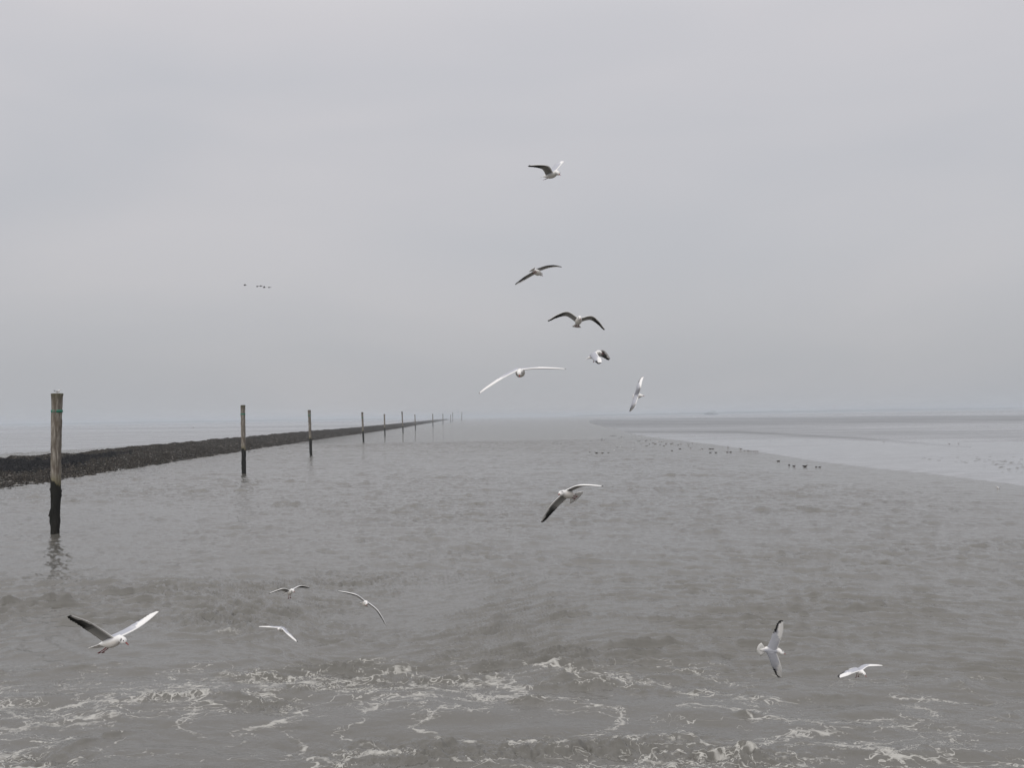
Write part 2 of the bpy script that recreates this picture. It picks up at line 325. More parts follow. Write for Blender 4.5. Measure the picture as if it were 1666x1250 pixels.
def water_material():
    m, nt, b, out = new_mat('silty_water')
    L = nt.links
    P = geo_pos(nt)
    big = noise(nt, mapping(nt, P, (.012, .035, 1)), 1.0, 3, .5)
    silt = mixc(nt, big, (.106, .101, .089), (.131, .126, .114))
    den = attr(nt, 'foam').outputs['Fac']; core_ = attr(nt, 'core').outputs['Fac']
    # lacy foam: crinkled filaments along the zero lines of a warped noise, wider where foam is dense
    wn = nt.nodes.new('ShaderNodeTexNoise'); wn.inputs['Scale'].default_value = .7; wn.inputs['Detail'].default_value = 3; L.new(P, wn.inputs['Vector'])
    wv = nt.nodes.new('ShaderNodeVectorMath'); wv.operation = 'MULTIPLY_ADD'; L.new(wn.outputs['Color'], wv.inputs[0]); wv.inputs[1].default_value = (1.5, 1.5, 0); L.new(P, wv.inputs[2])
    WP = wv.outputs[0]
    def lines(scale, vec, wid, det=5, rough=.64):
        n = noise(nt, vec, scale, det, rough)
        a = math_n(nt, 'ABSOLUTE', math_n(nt, 'SUBTRACT', n, .5))
        return math_n(nt, 'SUBTRACT', 1.0, math_n(nt, 'DIVIDE', a, wid), clamp=True)
    d2 = math_n(nt, 'MAXIMUM', math_n(nt, 'SUBTRACT', den, .35), 0.0); d3 = math_n(nt, 'MAXIMUM', math_n(nt, 'SUBTRACT', den, .6), 0.0)
    la = lines(.42, mapping(nt, WP, (.7, 1.25, 1)), math_n(nt, 'MULTIPLY_ADD', den, .0150, .0020))
    lb = lines(1.0, mapping(nt, WP, (.8, 1.2, 1), (0, 0, .7)), math_n(nt, 'MULTIPLY_ADD', d2, .050, .0005))
    lc = lines(2.6, mapping(nt, WP, (.8, 1.2, 1), (0, 0, 1.9)), math_n(nt, 'MULTIPLY_ADD', d3, .11, .0005))
    fo = math_n(nt, 'MAXIMUM', math_n(nt, 'MAXIMUM', la, lb), math_n(nt, 'MAXIMUM', lc, math_n(nt, 'MULTIPLY', core_, .95)))
    milk = math_n(nt, 'MULTIPLY', math_n(nt, 'POWER', noise(nt, WP, 1.3, 6, .7), 3.0), math_n(nt, 'MULTIPLY', den, .9)); fo = math_n(nt, 'MAXIMUM', fo, milk)
    gate = nt.nodes.new('ShaderNodeMapRange'); gate.inputs[1].default_value = .06; gate.inputs[2].default_value = .45; L.new(den, gate.inputs[0])
    fo = math_n(nt, 'MULTIPLY', fo, gate.outputs[0])
    fn = noise(nt, mapping(nt, P, (1, 1.3, 1)), 5.0, 7, .78)
    thr = math_n(nt, 'MULTIPLY_ADD', fn, 1.1, -.30)
    fm = math_n(nt, 'SUBTRACT', fo, thr); fm = math_n(nt, 'MULTIPLY', math_n(nt, 'MULTIPLY', fm, 1.7, clamp=True), .85)
    colr = mixc(nt, fm, silt, (.48, .47, .44))
    L.new(colr, b.inputs['Base Color'])
    rg = math_n(nt, 'MULTIPLY_ADD', fm, .6, .09); L.new(rg, b.inputs['Roughness'])
    b.inputs['IOR'].default_value = 1.40
    # ripples: three sizes, stretched across the wind
    cd = nt.nodes.new('ShaderNodeCameraData')
    Pm = mapping(nt, P, (.75, 1.5, 1), (0, 0, .15))
    n1 = noise(nt, Pm, 3.2, 3, .6, .4)
    n2 = noise(nt, mapping(nt, P, (.9, 1.4, 1), (0, 0, -.3)), 11.0, 3, .6, .2)
    n0 = noise(nt, mapping(nt, P, (.5, .8, 1), (0, 0, .08)), 1.3, 4, .6, .3)
    b1 = bump(nt, n1, .22, .08)
    b2 = bump(nt, n2, .4, .02, b1)
    # length of ripples that the mesh no longer carries far out
    dist = nt.nodes.new('ShaderNodeVectorMath'); dist.operation = 'LENGTH'; L.new(P, dist.inputs[0])
    farf = nt.nodes.new('ShaderNodeMapRange'); farf.inputs[1].default_value = 90; farf.inputs[2].default_value = 250; farf.inputs[3].default_value = 0; farf.inputs[4].default_value = 1.0
    L.new(dist.outputs['Value'], farf.inputs[0])
    b0 = bump(nt, n0, farf.outputs[0], .6, b2)
    L.new(b0, b.inputs['Normal'])
    return m
V, F, foam, core = build_water()
water = mesh_obj('water', V, F, water_material(), attrs={'foam': foam, 'core': core})
tag(water, kind='structure'); del V, F

# ------------------------------------------------------------------ tidal flats
def flat_material(name, dry=False):
    m, nt, b, out = new_mat(name)
    L = nt.links; P = geo_pos(nt)
    rp = attr(nt, 'ripple').outputs['Fac']
    n = noise(nt, mapping(nt, P, (.02, .10, 1), (0, 0, -.15)), 1.0, 5, .6)
    n2 = noise(nt, mapping(nt, P, (.25, .9, 1), (0, 0, -.12)), 1.0, 4, .6)
    w = math_n(nt, 'MULTIPLY_ADD', n, 1.7, -.68); w = math_n(nt, 'ADD', w, rp, clamp=True)
    col = mixc(nt, w, (.31, .318, .335), (.13, .135, .14))
    col = mixc(nt, ramp(nt, n2, [(.38, 0.0), (.62, .8)]), col, (.17, .172, .178))
    L.new(col, b.inputs['Base Color'])
    L.new(math_n(nt, 'MULTIPLY_ADD', w, .35, .16), b.inputs['Roughness'])
    b.inputs['IOR'].default_value = 1.4
    h = noise(nt, mapping(nt, P, (.5, 2.2, 1), (0, 0, -.12)), 1.2, 4, .6)
    st = math_n(nt, 'MULTIPLY_ADD', w, .6, .30)
    L.new(bump(nt, h, st, .08), b.inputs['Normal'])
    return m
def curve_flat(name, lo, hi, us, nrow, ripf, z1=.13, kk=None):
    """a sheet between two shorelines given by what the photograph shows of them"""
    lo = np.array(lo, float); hi = np.array(hi, float)
    wv_ = Tile(256, 400.0, lambda kx, ky, k: np.exp(-(k / 1.2) ** 2) / (k + .05) ** 1.6, 77)
    V = []; A = []
    for t in np.linspace(0, 1, nrow) ** 1.0:
        for uu in us:
            a = np.interp(uu, lo[:, 0], lo[:, 1]) - horizon(uu); c = np.interp(uu, hi[:, 0], hi[:, 1]) - horizon(uu)
            q = 1 / ((1 - t) / max(a, .5) + t / max(c, .5)) if False else a * (1 - t) + c * t
            P = gp(uu, horizon(uu) + q); P[1] += 1.6 * float(wv_.get(np.array(P[0]), np.array(P[1]))) * (1 - t) ** 3 * min(1, 60 / max(a, 1)) * (name == 'mudflat' and uu > 1000)
            z = -.06 + (z1 + .06) * sstep(0, .10, np.array(t)) - (.1 * sstep(.93, 1, np.array(t)))
            V.append((P[0], P[1], float(z))); A.append(ripf(uu, horizon(uu) + q))
    return mesh_obj(name, V, grid_faces(nrow, len(us)), flat_material(name + '_mud'), attrs={'ripple': A})
LO = [(958, 686.3), (961, 689), (975, 693), (1000, 698), (1015, 703), (1030, 708), (1060, 713), (1100, 718), (1180, 728), (1260, 742), (1330, 754), (1420, 765), (1530, 777), (1666, 795), (1900, 840), (2500, 960)]
HI = [(958, 685.6), (966, 683.4), (985, 681.7), (1030, 680), (1130, 678), (1300, 676.3), (1500, 674.3), (1700, 671.0), (2500, 657)]
def rip_right(u, v):
    top = np.interp(u, [960, 1150, 1666], [683, 680, 676]); bot = np.interp(u, [960, 1150, 1400, 1666], [692, 692, 689, 686])
    a = float(sstep(top - 2, top + 1, np.array(v)) * sstep(bot + 7, bot - 3, np.array(v))) * .78 * (.8 + .25 * math.sin(v * 2.1 + u * .004) * math.sin(v * .77 + 1 + u * .01))
    l = np.interp(u, [1200, 1400, 1560, 1666], [704, 715, 728, 735]); a += .5 * math.exp(-((v - l) / 2.2) ** 2) * (1000 < u < 1580)
    a += .35 * math.exp(-((v - np.interp(u, [1000, 1300, 1700], [696, 703, 712])) / 9) ** 2)
    a -= .30 * float(sstep(712, 724, np.array(v)))
    return a
us = np.concatenate([np.linspace(958, 1700, 260), np.linspace(1710, 2500, 60)])
flat_r = curve_flat('mudflat', LO, HI, us, 150, rip_right)
tag(flat_r, kind='structure')
# thin bright line of surf where the channel turns round the tip of the flat
LOL = [(-900, 905), (0, 742), (370, 716), (530, 701), (590, 694.5), (655, 688.6), (700, 685.5)]
HIL = [(-900, 712), (0, 697.5), (370, 690), (530, 686.5), (590, 685.4), (655, 684), (700, 682.6)]
def rip_left(u, v):
    return .25 * math.sin(v * .9 + u * .01) * math.exp(-((v - 694) / 10) ** 2) + .1
flat_l = curve_flat('mudflat', LOL, HIL, np.concatenate([np.linspace(-900, -10, 60), np.linspace(0, 700, 220)]), 90, rip_left, z1=.06)
tag(flat_l, kind='structure')

# ------------------------------------------------------------------ the stone training dam
def interp_pts(pts, x):
    p = np.array(pts, float); return np.interp(x, p[:, 0], p[:, 1])
DB = [(-400, 856), (-200, 825), (0, 796), (25, 792), (84, 783.3), (155, 771.8), (222, 761.3), (369, 738.4), (472, 722.6), (530, 713.6), (590, 705.6), (655, 696.3), (680, 691.6), (704, 687.9), (720, 685.0), (733, 682.9), (745, 681.4)]
DC = [(-400, 775), (-200, 757), (0, 744.6), (84, 740.4), (155, 734.6), (222, 728.4), (369, 717), (530, 702), (590, 695.6), (655, 689.0), (680, 686.4), (704, 684.0), (720, 682.6), (733, 681.3), (745, 680.3)]
def build_dam():
    # both edges become curves in the world: sideways position against distance
    b = np.array([gp(u, interp_pts(DB, u)) for u in np.linspace(-400, 745, 80)]); c = np.array([gp(u, interp_pts(DC, u), 2.2) for u in np.linspace(-400, 745, 80)])
    ys = [52.0]
    while ys[-1] < 2900: ys.append(ys[-1] + max(.16, (ys[-1] / 1026) * 1.2))
    ys = np.array(ys)
    def lat(a, y):
        o = np.argsort(a[:, 1]); return np.interp(y, a[o, 1], a[o, 0])
    xb = lat(b, ys); xc = lat(c, ys)
    # smooth both
    def sm(a, k):
        kk = np.hanning(k); kk /= kk.sum(); return np.convolve(np.pad(a, k // 2, mode='edge'), kk, 'valid')[:len(a)]
    xb, xc = sm(xb, 31), sm(xc, 31)
    xc = np.minimum(xc, xb - 6.5)
    NT = 84
    s = np.concatenate([np.linspace(-.22, 0, 8)[:-1], np.linspace(0, 1, 60), np.linspace(1.05, 1.25, 6), np.linspace(1.35, 2.6, 12)])
    NT = len(s)
    Yg, S = np.meshgrid(ys, s, indexing='ij')
    Xb, _ = np.meshgrid(xb, s, indexing='ij'); Xc, _ = np.meshgrid(xc, s, indexing='ij')
    X = Xb + (Xc - Xb) * S
    prof = np.interp(s, [-.22, 0, .35, .8, 1.0, 1.22, 2.6], [-.7, -.03, .62, 1.75, 2.2, 2.15, -.4])
    Z = np.tile(prof, (len(ys), 1))
    TN = Tile(512, 40.0, lambda kx, ky, k: np.exp(-(k / 14) ** 2) / (1 + (k / 2.5) ** 2.2), 21)
    n = TN.get(X * 1.3, Yg * .8); n2 = TN.get(X * .3 + 7, Yg * .12)
    lower = sstep(.75, .3, S)
    Z = Z + n * (.07 + .09 * lower) + .10 * n2 + rng.normal(size=Z.shape) * (.02 + .03 * lower)
    uu, _ = to_px(X.ravel(), Yg.ravel(), 1.0); uu = uu.reshape(X.shape)
    top = np.interp(uu, [-400, 0, 120, 220, 300], [.90, .90, .88, .86, .84]); bot = np.interp(uu, [-400, 0, 100, 170, 230], [.33, .40, .45, .62, .84])
    wob = .05 * TN.get(X * .5, Yg * .3)
    dark = sstep(bot - .03, bot + .03, S + wob) * sstep(top + .04, top - .02, S + wob)
    V = np.stack([X + rng.normal(size=X.shape) * .03, Yg, Z], -1)
    m, nt, bs, out = new_mat('dam_stone'); L = nt.links; P = obj_pos(nt)
    vo = nt.nodes.new('ShaderNodeTexVoronoi'); vo.inputs['Scale'].default_value = 7.0; L.new(P, vo.inputs['Vector'])
    vsep = nt.nodes.new('ShaderNodeSeparateColor'); L.new(vo.outputs['Color'], vsep.inputs[0])
    big = noise(nt, P, .25, 4, .6)
    c1 = ramp(nt, vsep.outputs[0], [(0, (.020, .017, .014)), (.45, (.054, .047, .039)), (.8, (.10, .088, .075)), (1, (.20, .18, .155))])
    c1 = mixc(nt, math_n(nt, 'MULTIPLY', big, .5), c1, (.060, .046, .034))
    dk = attr(nt, 'basalt').outputs['Fac']
    col = mixc(nt, math_n(nt, 'MULTIPLY', dk, .93), c1, (.006, .006, .009))
    edge = ramp(nt, vo.outputs['Distance'], [(0.25, 1.0), (.62, .35)])
    col = mixc(nt, 1.0, col, edge, 'MULTIPLY')
    L.new(col, bs.inputs['Base Color']); bs.inputs['Roughness'].default_value = .9; bs.inputs['Specular IOR Level'].default_value = .15
    L.new(bump(nt, vo.outputs['Distance'], .9, -.22), bs.inputs['Normal'])
    o = mesh_obj('stone_dam', V.reshape(-1, 3), grid_faces(len(ys), NT), m, attrs={'basalt': dark.ravel()}, smooth=False)
    tag(o, 'long low dam of dark rubble stone running from the left edge to the horizon', 'dam')
    # loose stones lying on the slope, nearest part
    st = []
    proto = []
    for k in range(5):
        bm = bmesh.new(); bmesh.ops.create_icosphere(bm, subdivisions=1, radius=1)
        for v in bm.verts: v.co = Vector((v.co.x * (1 + random.uniform(-.25, .25)), v.co.y * (.75 + random.uniform(-.2, .2)), v.co.z * (.6 + random.uniform(-.15, .15))))
        proto.append((np.array([v.co[:] for v in bm.verts]), np.array([[v.index for v in f.verts] for f in bm.faces]))); bm.free()
    VV, FF, CC = [], [], []; off = 0
    for k in range(9000):
        y = 60 + 330 * random.random() ** 1.7; t = random.random() ** 1.25 * 1.0
        bx_, cx_ = np.interp(y, ys, xb), np.interp(y, ys, xc)
        xx = bx_ + (cx_ - bx_) * t
        pv, pf = proto[k % 5]
        a = random.random() * 6.28; r = random.uniform(.06, .16) * (1.0 if t < .6 else .75)
        Rm = np.array([[math.cos(a), -math.sin(a), 0], [math.sin(a), math.cos(a), 0], [0, 0, 1]])
        zz = np.interp(t, [0, .35, .8, 1.0], [-.03, .62, 1.75, 2.2])
        uq = to_px(np.array([xx]), np.array([y]), 1.0)[0][0]
        tb = np.interp(uq, [-400, 0, 100, 170, 230], [.33, .40, .45, .62, .84]); isd = tb < t < .87
        g = .006 if isd else random.choice([.02, .03, .04, .055, .07, .10, .16])
        VV.append(pv @ Rm.T * r + (xx, y, zz + .05)); FF.append(pf + off); off += len(pv)
        CC.append(np.tile([g, g * .92, g * .82], (len(pv), 1)))
    m2, nt, bs, out = new_mat('loose_stone'); nt.links.new(attr(nt, 'Col').outputs['Color'], bs.inputs['Base Color']); bs.inputs['Roughness'].default_value = .7
    s_ = mesh_obj('rubble', np.concatenate(VV), np.concatenate(FF), m2, parent=o, smooth=False, cols=np.concatenate(CC))
    tag(s_, kind='stuff')
build_dam()

# ------------------------------------------------------------------ timber piles
def timber_material(name, tide, dark_only=False):
    m, nt, bs, out = new_mat(name); L = nt.links; P = obj_pos(nt)
    sp = nt.nodes.new('ShaderNodeSeparateXYZ'); L.new(P, sp.inputs[0]); z = sp.outputs[2]
    st = noise(nt, mapping(nt, P, (11, 11, 1.0)), 1.0, 6, .7, .3)
    bl = noise(nt, mapping(nt, P, (3, 3, .9)), 1.0, 4, .6)
    wood = ramp(nt, st, [(.30, (.042, .034, .026)), (.44, (.14, .122, .102)), (.56, (.24, .218, .19)), (.72, (.46, .43, .385))])
    wood = mixc(nt, ramp(nt, bl, [(.45, 0.0), (.68, .7)]), wood, (.085, .066, .045))
    # green growth on the head and just above the tide mark
    hd = nt.nodes.new('ShaderNodeMapRange'); hd.inputs[1].default_value = 7.2; hd.inputs[2].default_value = 7.75; L.new(z, hd.inputs[0])
    wood = mixc(nt, math_n(nt, 'MULTIPLY', hd.outputs[0], .8), wood, (.050, .048, .022))
    wob = math_n(nt, 'MULTIPLY_ADD', bl, 1.6, -.8); zz = math_n(nt, 'ADD', z, wob)
    ag = ramp(nt, math_n(nt, 'MULTIPLY_ADD', zz, .25, 0.0), [(tide * .25 + .01, 1.0), (tide * .25 + .14, 0.0)])
    wood = mixc(nt, math_n(nt, 'MULTIPLY', ag, .55), wood, (.13, .115, .04))
    wet = nt.nodes.new('ShaderNodeMapRange'); wet.inputs[1].default_value = tide - .03; wet.inputs[2].default_value = tide + .05; wet.inputs[3].default_value = 1; wet.inputs[4].default_value = 0
    L.new(zz, wet.inputs[0])
    black = mixc(nt, bl, (.004, .006, .005), (.013, .011, .007))
    col = mixc(nt, wet.outputs[0], wood, black)
    L.new(col, bs.inputs['Base Color'])
    L.new(math_n(nt, 'MULTIPLY_ADD', wet.outputs[0], -.15, .85), bs.inputs['Roughness'])
    bs.inputs['Specular IOR Level'].default_value = .25
    L.new(bump(nt, st, .6, .03), bs.inputs['Normal'])
    return m
TIM = timber_material('weathered_timber', 2.78)
gm, nt_, bs_, _ = new_mat('green_band_paint'); bs_.inputs['Base Color'].default_value = (.008, .16, .10, 1); bs_.inputs['Roughness'].default_value = .6
im, nt_, bs_, _ = new_mat('rusty_iron'); bs_.inputs['Base Color'].default_value = (.03, .02, .015, 1); bs_.inputs['Roughness'].default_value = .8
PT = Tile(256, 8.0, lambda kx, ky, k: 1 / (1 + (k / 3) ** 3), 31)
def pile(px_base, py_base, px_top, py_top, r0, r1, label, band=None, bracket=False, seed=0, big=False, mat=None):
    d = gp(px_base, py_base)
    depth = d @ _f * 1.0; dz = (d - [0, 0, CAM_H]) @ _f
    tp = at(px_top, py_top, dz)                       # same distance as the foot
    H = tp[2]; lean = (tp[0] - d[0], tp[1] - d[1])
    root = empty('timber_pile', (d[0], d[1], 0))
    n, k = (40, 70) if big else (14, 24)
    zz = np.concatenate([np.linspace(-1.5, H - .06, k), [H - .02, H, H + .012, H + .012]])
    sc = np.concatenate([np.ones(k), [.985, .93, .6, .01]])
    V = []
    for i, z in enumerate(zz):
        t = z / H
        for j in range(n):
            a = 2 * math.pi * j / n
            rr = (r0 + (r1 - r0) * max(t, 0)) * sc[i]
            nn = float(PT.get(np.array(a * r0 * 2 + seed * 1.7), np.array(z * .35 + seed))) * .008 + (float(PT.get(np.array(a * 1.0 + seed), np.array(z * 1.5))) * .010 if big else 0)
            if big and z < 2.8: nn += max(0, float(PT.get(np.array(a * 1.3), np.array(z * .9 + 3))) - 1.0) * .045
            if z > H - .9: nn += .02 * (z - H + .9) / .9
            if big and i >= k - 1: nn += .02 * math.sin(3 * a + 1)
            rr += nn * sc[i]
            V.append((rr * math.cos(a) + lean[0] * t, rr * math.sin(a) + lean[1] * t, z))
    mesh_obj('shaft', V, grid_faces(len(zz), n, True), mat or TIM, parent=root)
    if band:
        zb = band
        V = []
        for z, e in ((zb - .07, 0.0), (zb - .07, .004), (zb + .07, .004), (zb + .07, 0.0)):
            t = z / H
            for j in range(32):
                a = 2 * math.pi * j / 32; rr = r0 + (r1 - r0) * t + e + .022
                V.append((rr * math.cos(a) + lean[0] * t, rr * math.sin(a) + lean[1] * t, z))
        mesh_obj('painted_band', V, grid_faces(4, 32, True), gm, parent=root)
    if bracket:
        for (x0, y0, z0, s) in ((-.26, -.10, 4.62, .07), (-.06, -.285, 4.75, .06), (-.29, -.05, 2.45, .05), (-.27, -.1, 1.02, .06)):
            bm = bmesh.new(); bmesh.ops.create_icosphere(bm, subdivisions=2, radius=s)
            for v in bm.verts: v.co = Vector((v.co.x * 1.2 + x0 + lean[0] * z0 / H, v.co.y + y0, v.co.z * 1.5 + z0)) + Vector((random.uniform(-.01, .01),) * 3)
            me = bpy.data.meshes.new('knot'); bm.to_mesh(me); bm.free(); me.materials.append(im)
            q = bpy.data.objects.new('knot', me); COL.objects.link(q); q.parent = root
    tag(root, label, 'pile', 'timber piles standing in the water beside the dam')
    return tp
P1TOP = pile(89.5, 869, 93, 640.5, .235, .285, 'largest and nearest weathered timber pile, with green band and a gull on its head', 6.70, True, 1, True)
pile(396.8, 771, 395, 659.5, .235, .25, 'second nearest timber pile, tall with flat cap and green band', 6.78, False, 2, True)
pile(506, 741.5, 503, 667.5, .215, .235, 'third nearest timber pile, leaning slightly left, green band near its head', 6.75, False, 3, True)
pile(591.5, 719.6, 589.3, 671, .23, .26, 'fourth timber pile from the left, with faint green band', 6.35, False, 4)
pile(626.3, 710, 625.3, 674, .22, .24, 'fifth timber pile from the left, thin, in front of the dark dam', None, False, 5)
pile(655.8, 704.6, 654, 669.8, .24, .26, 'sixth timber pile from the left, its pale head well above the horizon', None, False, 6)
pile(675.9, 699.6, 675, 674.7, .24, .24, 'seventh timber pile from the left, hazy and slender', None, False, 7)
pile(704.4, 694.5, 704, 673.8, .30, .30, 'eighth timber pile from the left, darkest of the hazy far ones', None, False, 8)
pile(720.8, 690.5, 720.5, 673.3, .32, .32, 'ninth timber pile from the left, fading into haze', None, False, 9)
pile(733.3, 687.5, 733.3, 675, .38, .38, 'tenth timber pile from the left, shorter than its neighbours in the haze', None, False, 10)
pile(736.7, 686.2, 736.4, 671.2, .40, .40, 'eleventh timber pile from the left, just right of a shorter hazy one', None, False, 11)
pile(751.0, 684.4, 751.6, 670.3, .75, .55, 'thickest hazy pile at the far end of the row', None, False, 12)
# slender beacon at the end of the dam
def beacon(px, pyb, pyt, label, colr, r=.25, topw=1.0):
    d = gp(px, pyb); dz = (d - [0, 0, CAM_H]) @ _f; H = at(px, pyt, dz)[2]
    root = empty('channel_beacon', (d[0], d[1], 0))
    m, nt, bs, _ = new_mat('beacon_paint'); bs.inputs['Base Color'].default_value = (*colr, 1); bs.inputs['Roughness'].default_value = .6
    def tube(name, pts):
        V = []
        for z, rr in pts:
            for j in range(12):
                a = math.pi * j / 6; V.append((rr * math.cos(a), rr * math.sin(a), z))
        mesh_obj(name, V, grid_faces(len(pts), 12, True), m, parent=root)
    tube('post', [(-1, r), (0, r), (H * .86, r * .8), (H * .86, .01)])
    tube('topmark', [(H * .84, .01), (H * .85, topw), (H * .93, topw), (H, topw * .5), (H, .01)])
    tag(root, label, 'beacon')
beacon(745.6, 681.2, 669, 'thin pale beacon post with topmark at the far end of the dam', (.10, .16, .20), .55, 1.0)
beacon(755.0, 681.5, 672.2, 'faintest slim beacon post, right of the end of the row of piles', (.35, .38, .42), .5, .9)
beacon(1358.0, 671.5, 660.5, 'tiny faint reddish beacon on the horizon at the right', (.35, .10, .08), .5, 1.3)

# ------------------------------------------------------------------ distant coast and ship
def coast(name, u0, u1, dist, hgt, seed):
    r = np.random.default_rng(seed); n = 220
    uu = np.linspace(u0, u1, n); k = np.hanning(9); h = np.convolve(r.random(n + 8), k / k.sum(), 'valid')[:n]
    env = np.sin(np.linspace(0, math.pi, n)) ** .35
    V = []
    for i in range(n):
        b = at(uu[i], horizon(uu[i]), dist)
        H = max(.3, hgt * env[i] * (.6 + .8 * h[i]))
        for q, z in ((0, -.5), (60, H * .6), (160, H), (420, H * .9), (520, -.5)):
            V.append((b[0], b[1] + q, z))
    m, nt, bs, _ = new_mat('far_coast'); bs.inputs['Base Color'].default_value = (.045, .055, .04, 1); bs.inputs['Roughness'].default_value = .9
    o = mesh_obj(name, V, grid_faces(n, 5), m); tag(o, kind='structure')
coast('coastline', 930, 1780, 7000, 15.5, 5)
coast('coastline', -250, 640, 7400, 13, 6)

def boxm(bm, x0, x1, y0, y1, z0, z1, tx=0.0):
    vs = [bm.verts.new(p) for p in ((x0, y0, z0), (x1, y0, z0), (x1, y1, z0), (x0, y1, z0), (x0 + tx, y0 + abs(tx), z1), (x1 - tx, y0 + abs(tx), z1), (x1 - tx, y1 - abs(tx), z1), (x0 + tx, y1 - abs(tx), z1))]
    for f in ((0, 3, 2, 1), (4, 5, 6, 7), (0, 1, 5, 4), (1, 2, 6, 5), (2, 3, 7, 6), (3, 0, 4, 7)): bm.faces.new([vs[i] for i in f])
def bm_obj(name, bm, mat, parent):
    me = bpy.data.meshes.new(name); bm.to_mesh(me); bm.free(); me.materials.append(mat)
    o = bpy.data.objects.new(name, me); COL.objects.link(o); o.parent = parent; return o
def flat_mat(name, c, r=.6):
    m, nt, bs, _ = new_mat(name); bs.inputs['Base Color'].default_value = (*c, 1); bs.inputs['Roughness'].default_value = r; return m
def ship():
    D = 4200.0; b = at(1157, 672.5, D)
    root = empty('fishing_ship', (b[0], b[1], 0)); W = 43.0
    hullm = flat_mat('hull_paint', (.02, .035, .06)); wm = flat_mat('ship_white', (.35, .38, .40)); mm = flat_mat('ship_dark_steel', (.05, .06, .06))
    xs = [-W / 2, -W / 2 + 3, -W / 2 + 9, 0, W / 2 - 4, W / 2]; hw = [.2, 2.2, 3.8, 4.2, 4.0, 3.4]; zt = [5.0, 4.3, 3.2, 2.5, 2.6, 3.0]; kb = [1.2, .2, -.8, -1, -1, -.4]
    V = []
    for i, x in enumerate(xs):
        V += [(x - (1.5 if i == 0 else 0), -hw[i], zt[i]), (x, -hw[i] * .7, kb[i]), (x, hw[i] * .7, kb[i]), (x - (1.5 if i == 0 else 0), hw[i], zt[i])]
    F = []
    for i in range(5):
        for j in range(3): F.append((i * 4 + j, i * 4 + j + 1, i * 4 + 5 + j, i * 4 + 4 + j))
        F.append((i * 4 + 3, i * 4, i * 4 + 4, i * 4 + 7))
    F += [(0, 3, 2, 1), (20, 21, 22, 23)]
    mesh_obj('hull', V, F, hullm, parent=root, smooth=False)
    bm = bmesh.new(); boxm(bm, -14, 6, -3, 3, 2.6, 6.4, .3); bm_obj('deckhouse', bm, mm, root)
    bm = bmesh.new(); boxm(bm, 6.2, 15, -3, 3, 2.6, 7.4, .4); boxm(bm, 6.8, 14.2, -2.6, 2.6, 7.41, 13.0, .3); bm_obj('wheelhouse', bm, wm, root)
    for x, h in ((2.5, 15.5), (-7, 11)):
        bm = bmesh.new(); boxm(bm, x - .9, x + .9, -.9, .9, 5.3, h, .3); boxm(bm, x - 3.5, x + 3.5, -.2, .2, h - 3.2, h - 2.8); bm_obj('mast', bm, mm, root)
    bm = bmesh.new(); boxm(bm, -4.5, -1.0, -1.2, 1.2, 5.41, 7.5, .2); bm_obj('winch', bm, mm, root)
    root.scale = (1.3, 1.3, 1.3)
    tag(root, 'small bluish fishing ship with wheelhouse and mast, faint on the horizon', 'ship')
ship()

# ------------------------------------------------------------------ birds
m_f, nt, bs, _ = new_mat('plumage'); nt.links.new(attr(nt, 'Col').outputs['Color'], bs.inputs['Base Color']); bs.inputs['Roughness'].default_value = .75
bs.inputs['Specular IOR Level'].default_value = .2
m_bill = flat_mat('bill_red', (.22, .015, .012), .45)
m_eye = flat_mat('eye_black', (.004, .004, .004), .2)
WHITE = (.80, .79, .78); GREY = (.42, .43, .475); BLK = (.012, .012, .014); UND = (.24, .235, .23); UDK = (.035, .034, .034); FOOT = (.16, .012, .015)

def tube_rings(C_, R_, T_=None, n=16, up=Vector((0, 0, 1))):
    """C_ centres, R_ (ry, rz), rings perpendicular to the path"""
    V = []; m = len(C_)
    for i in range(m):
        t = (Vector(C_[min(i + 1, m - 1)]) - Vector(C_[max(i - 1, 0)])).normalized()
        s = up.cross(t); s = s.normalized() if s.length > 1e-6 else Vector((0, 1, 0)); w = t.cross(s)
        for j in range(n):
            a = 2 * math.pi * j / n
            V.append(Vector(C_[i]) + s * (math.cos(a) * R_[i][0]) + w * (math.sin(a) * R_[i][1]))
    F = []
    for i in range(m - 1):
        for j in range(n): F.append((i * n + j, i * n + (j + 1) % n, (i + 1) * n + (j + 1) % n, (i + 1) * n + j))
    F.append(tuple(range(n))[::-1]); F.append(tuple((m - 1) * n + j for j in range(n)))
    return V, F
class Acc:
    def __init__(s): s.V, s.F, s.C = [], [], []
    def add(s, V, F, C):
        o = len(s.V); s.V += [tuple(v) for v in V]; s.F += [tuple(i + o for i in f) for f in F]
        s.C += list(C) if hasattr(C[0], '__len__') else [C] * len(V)
def dirv(s, a): return np.array([math.sin(s), math.cos(s) * math.cos(a), math.cos(s) * math.sin(a)])
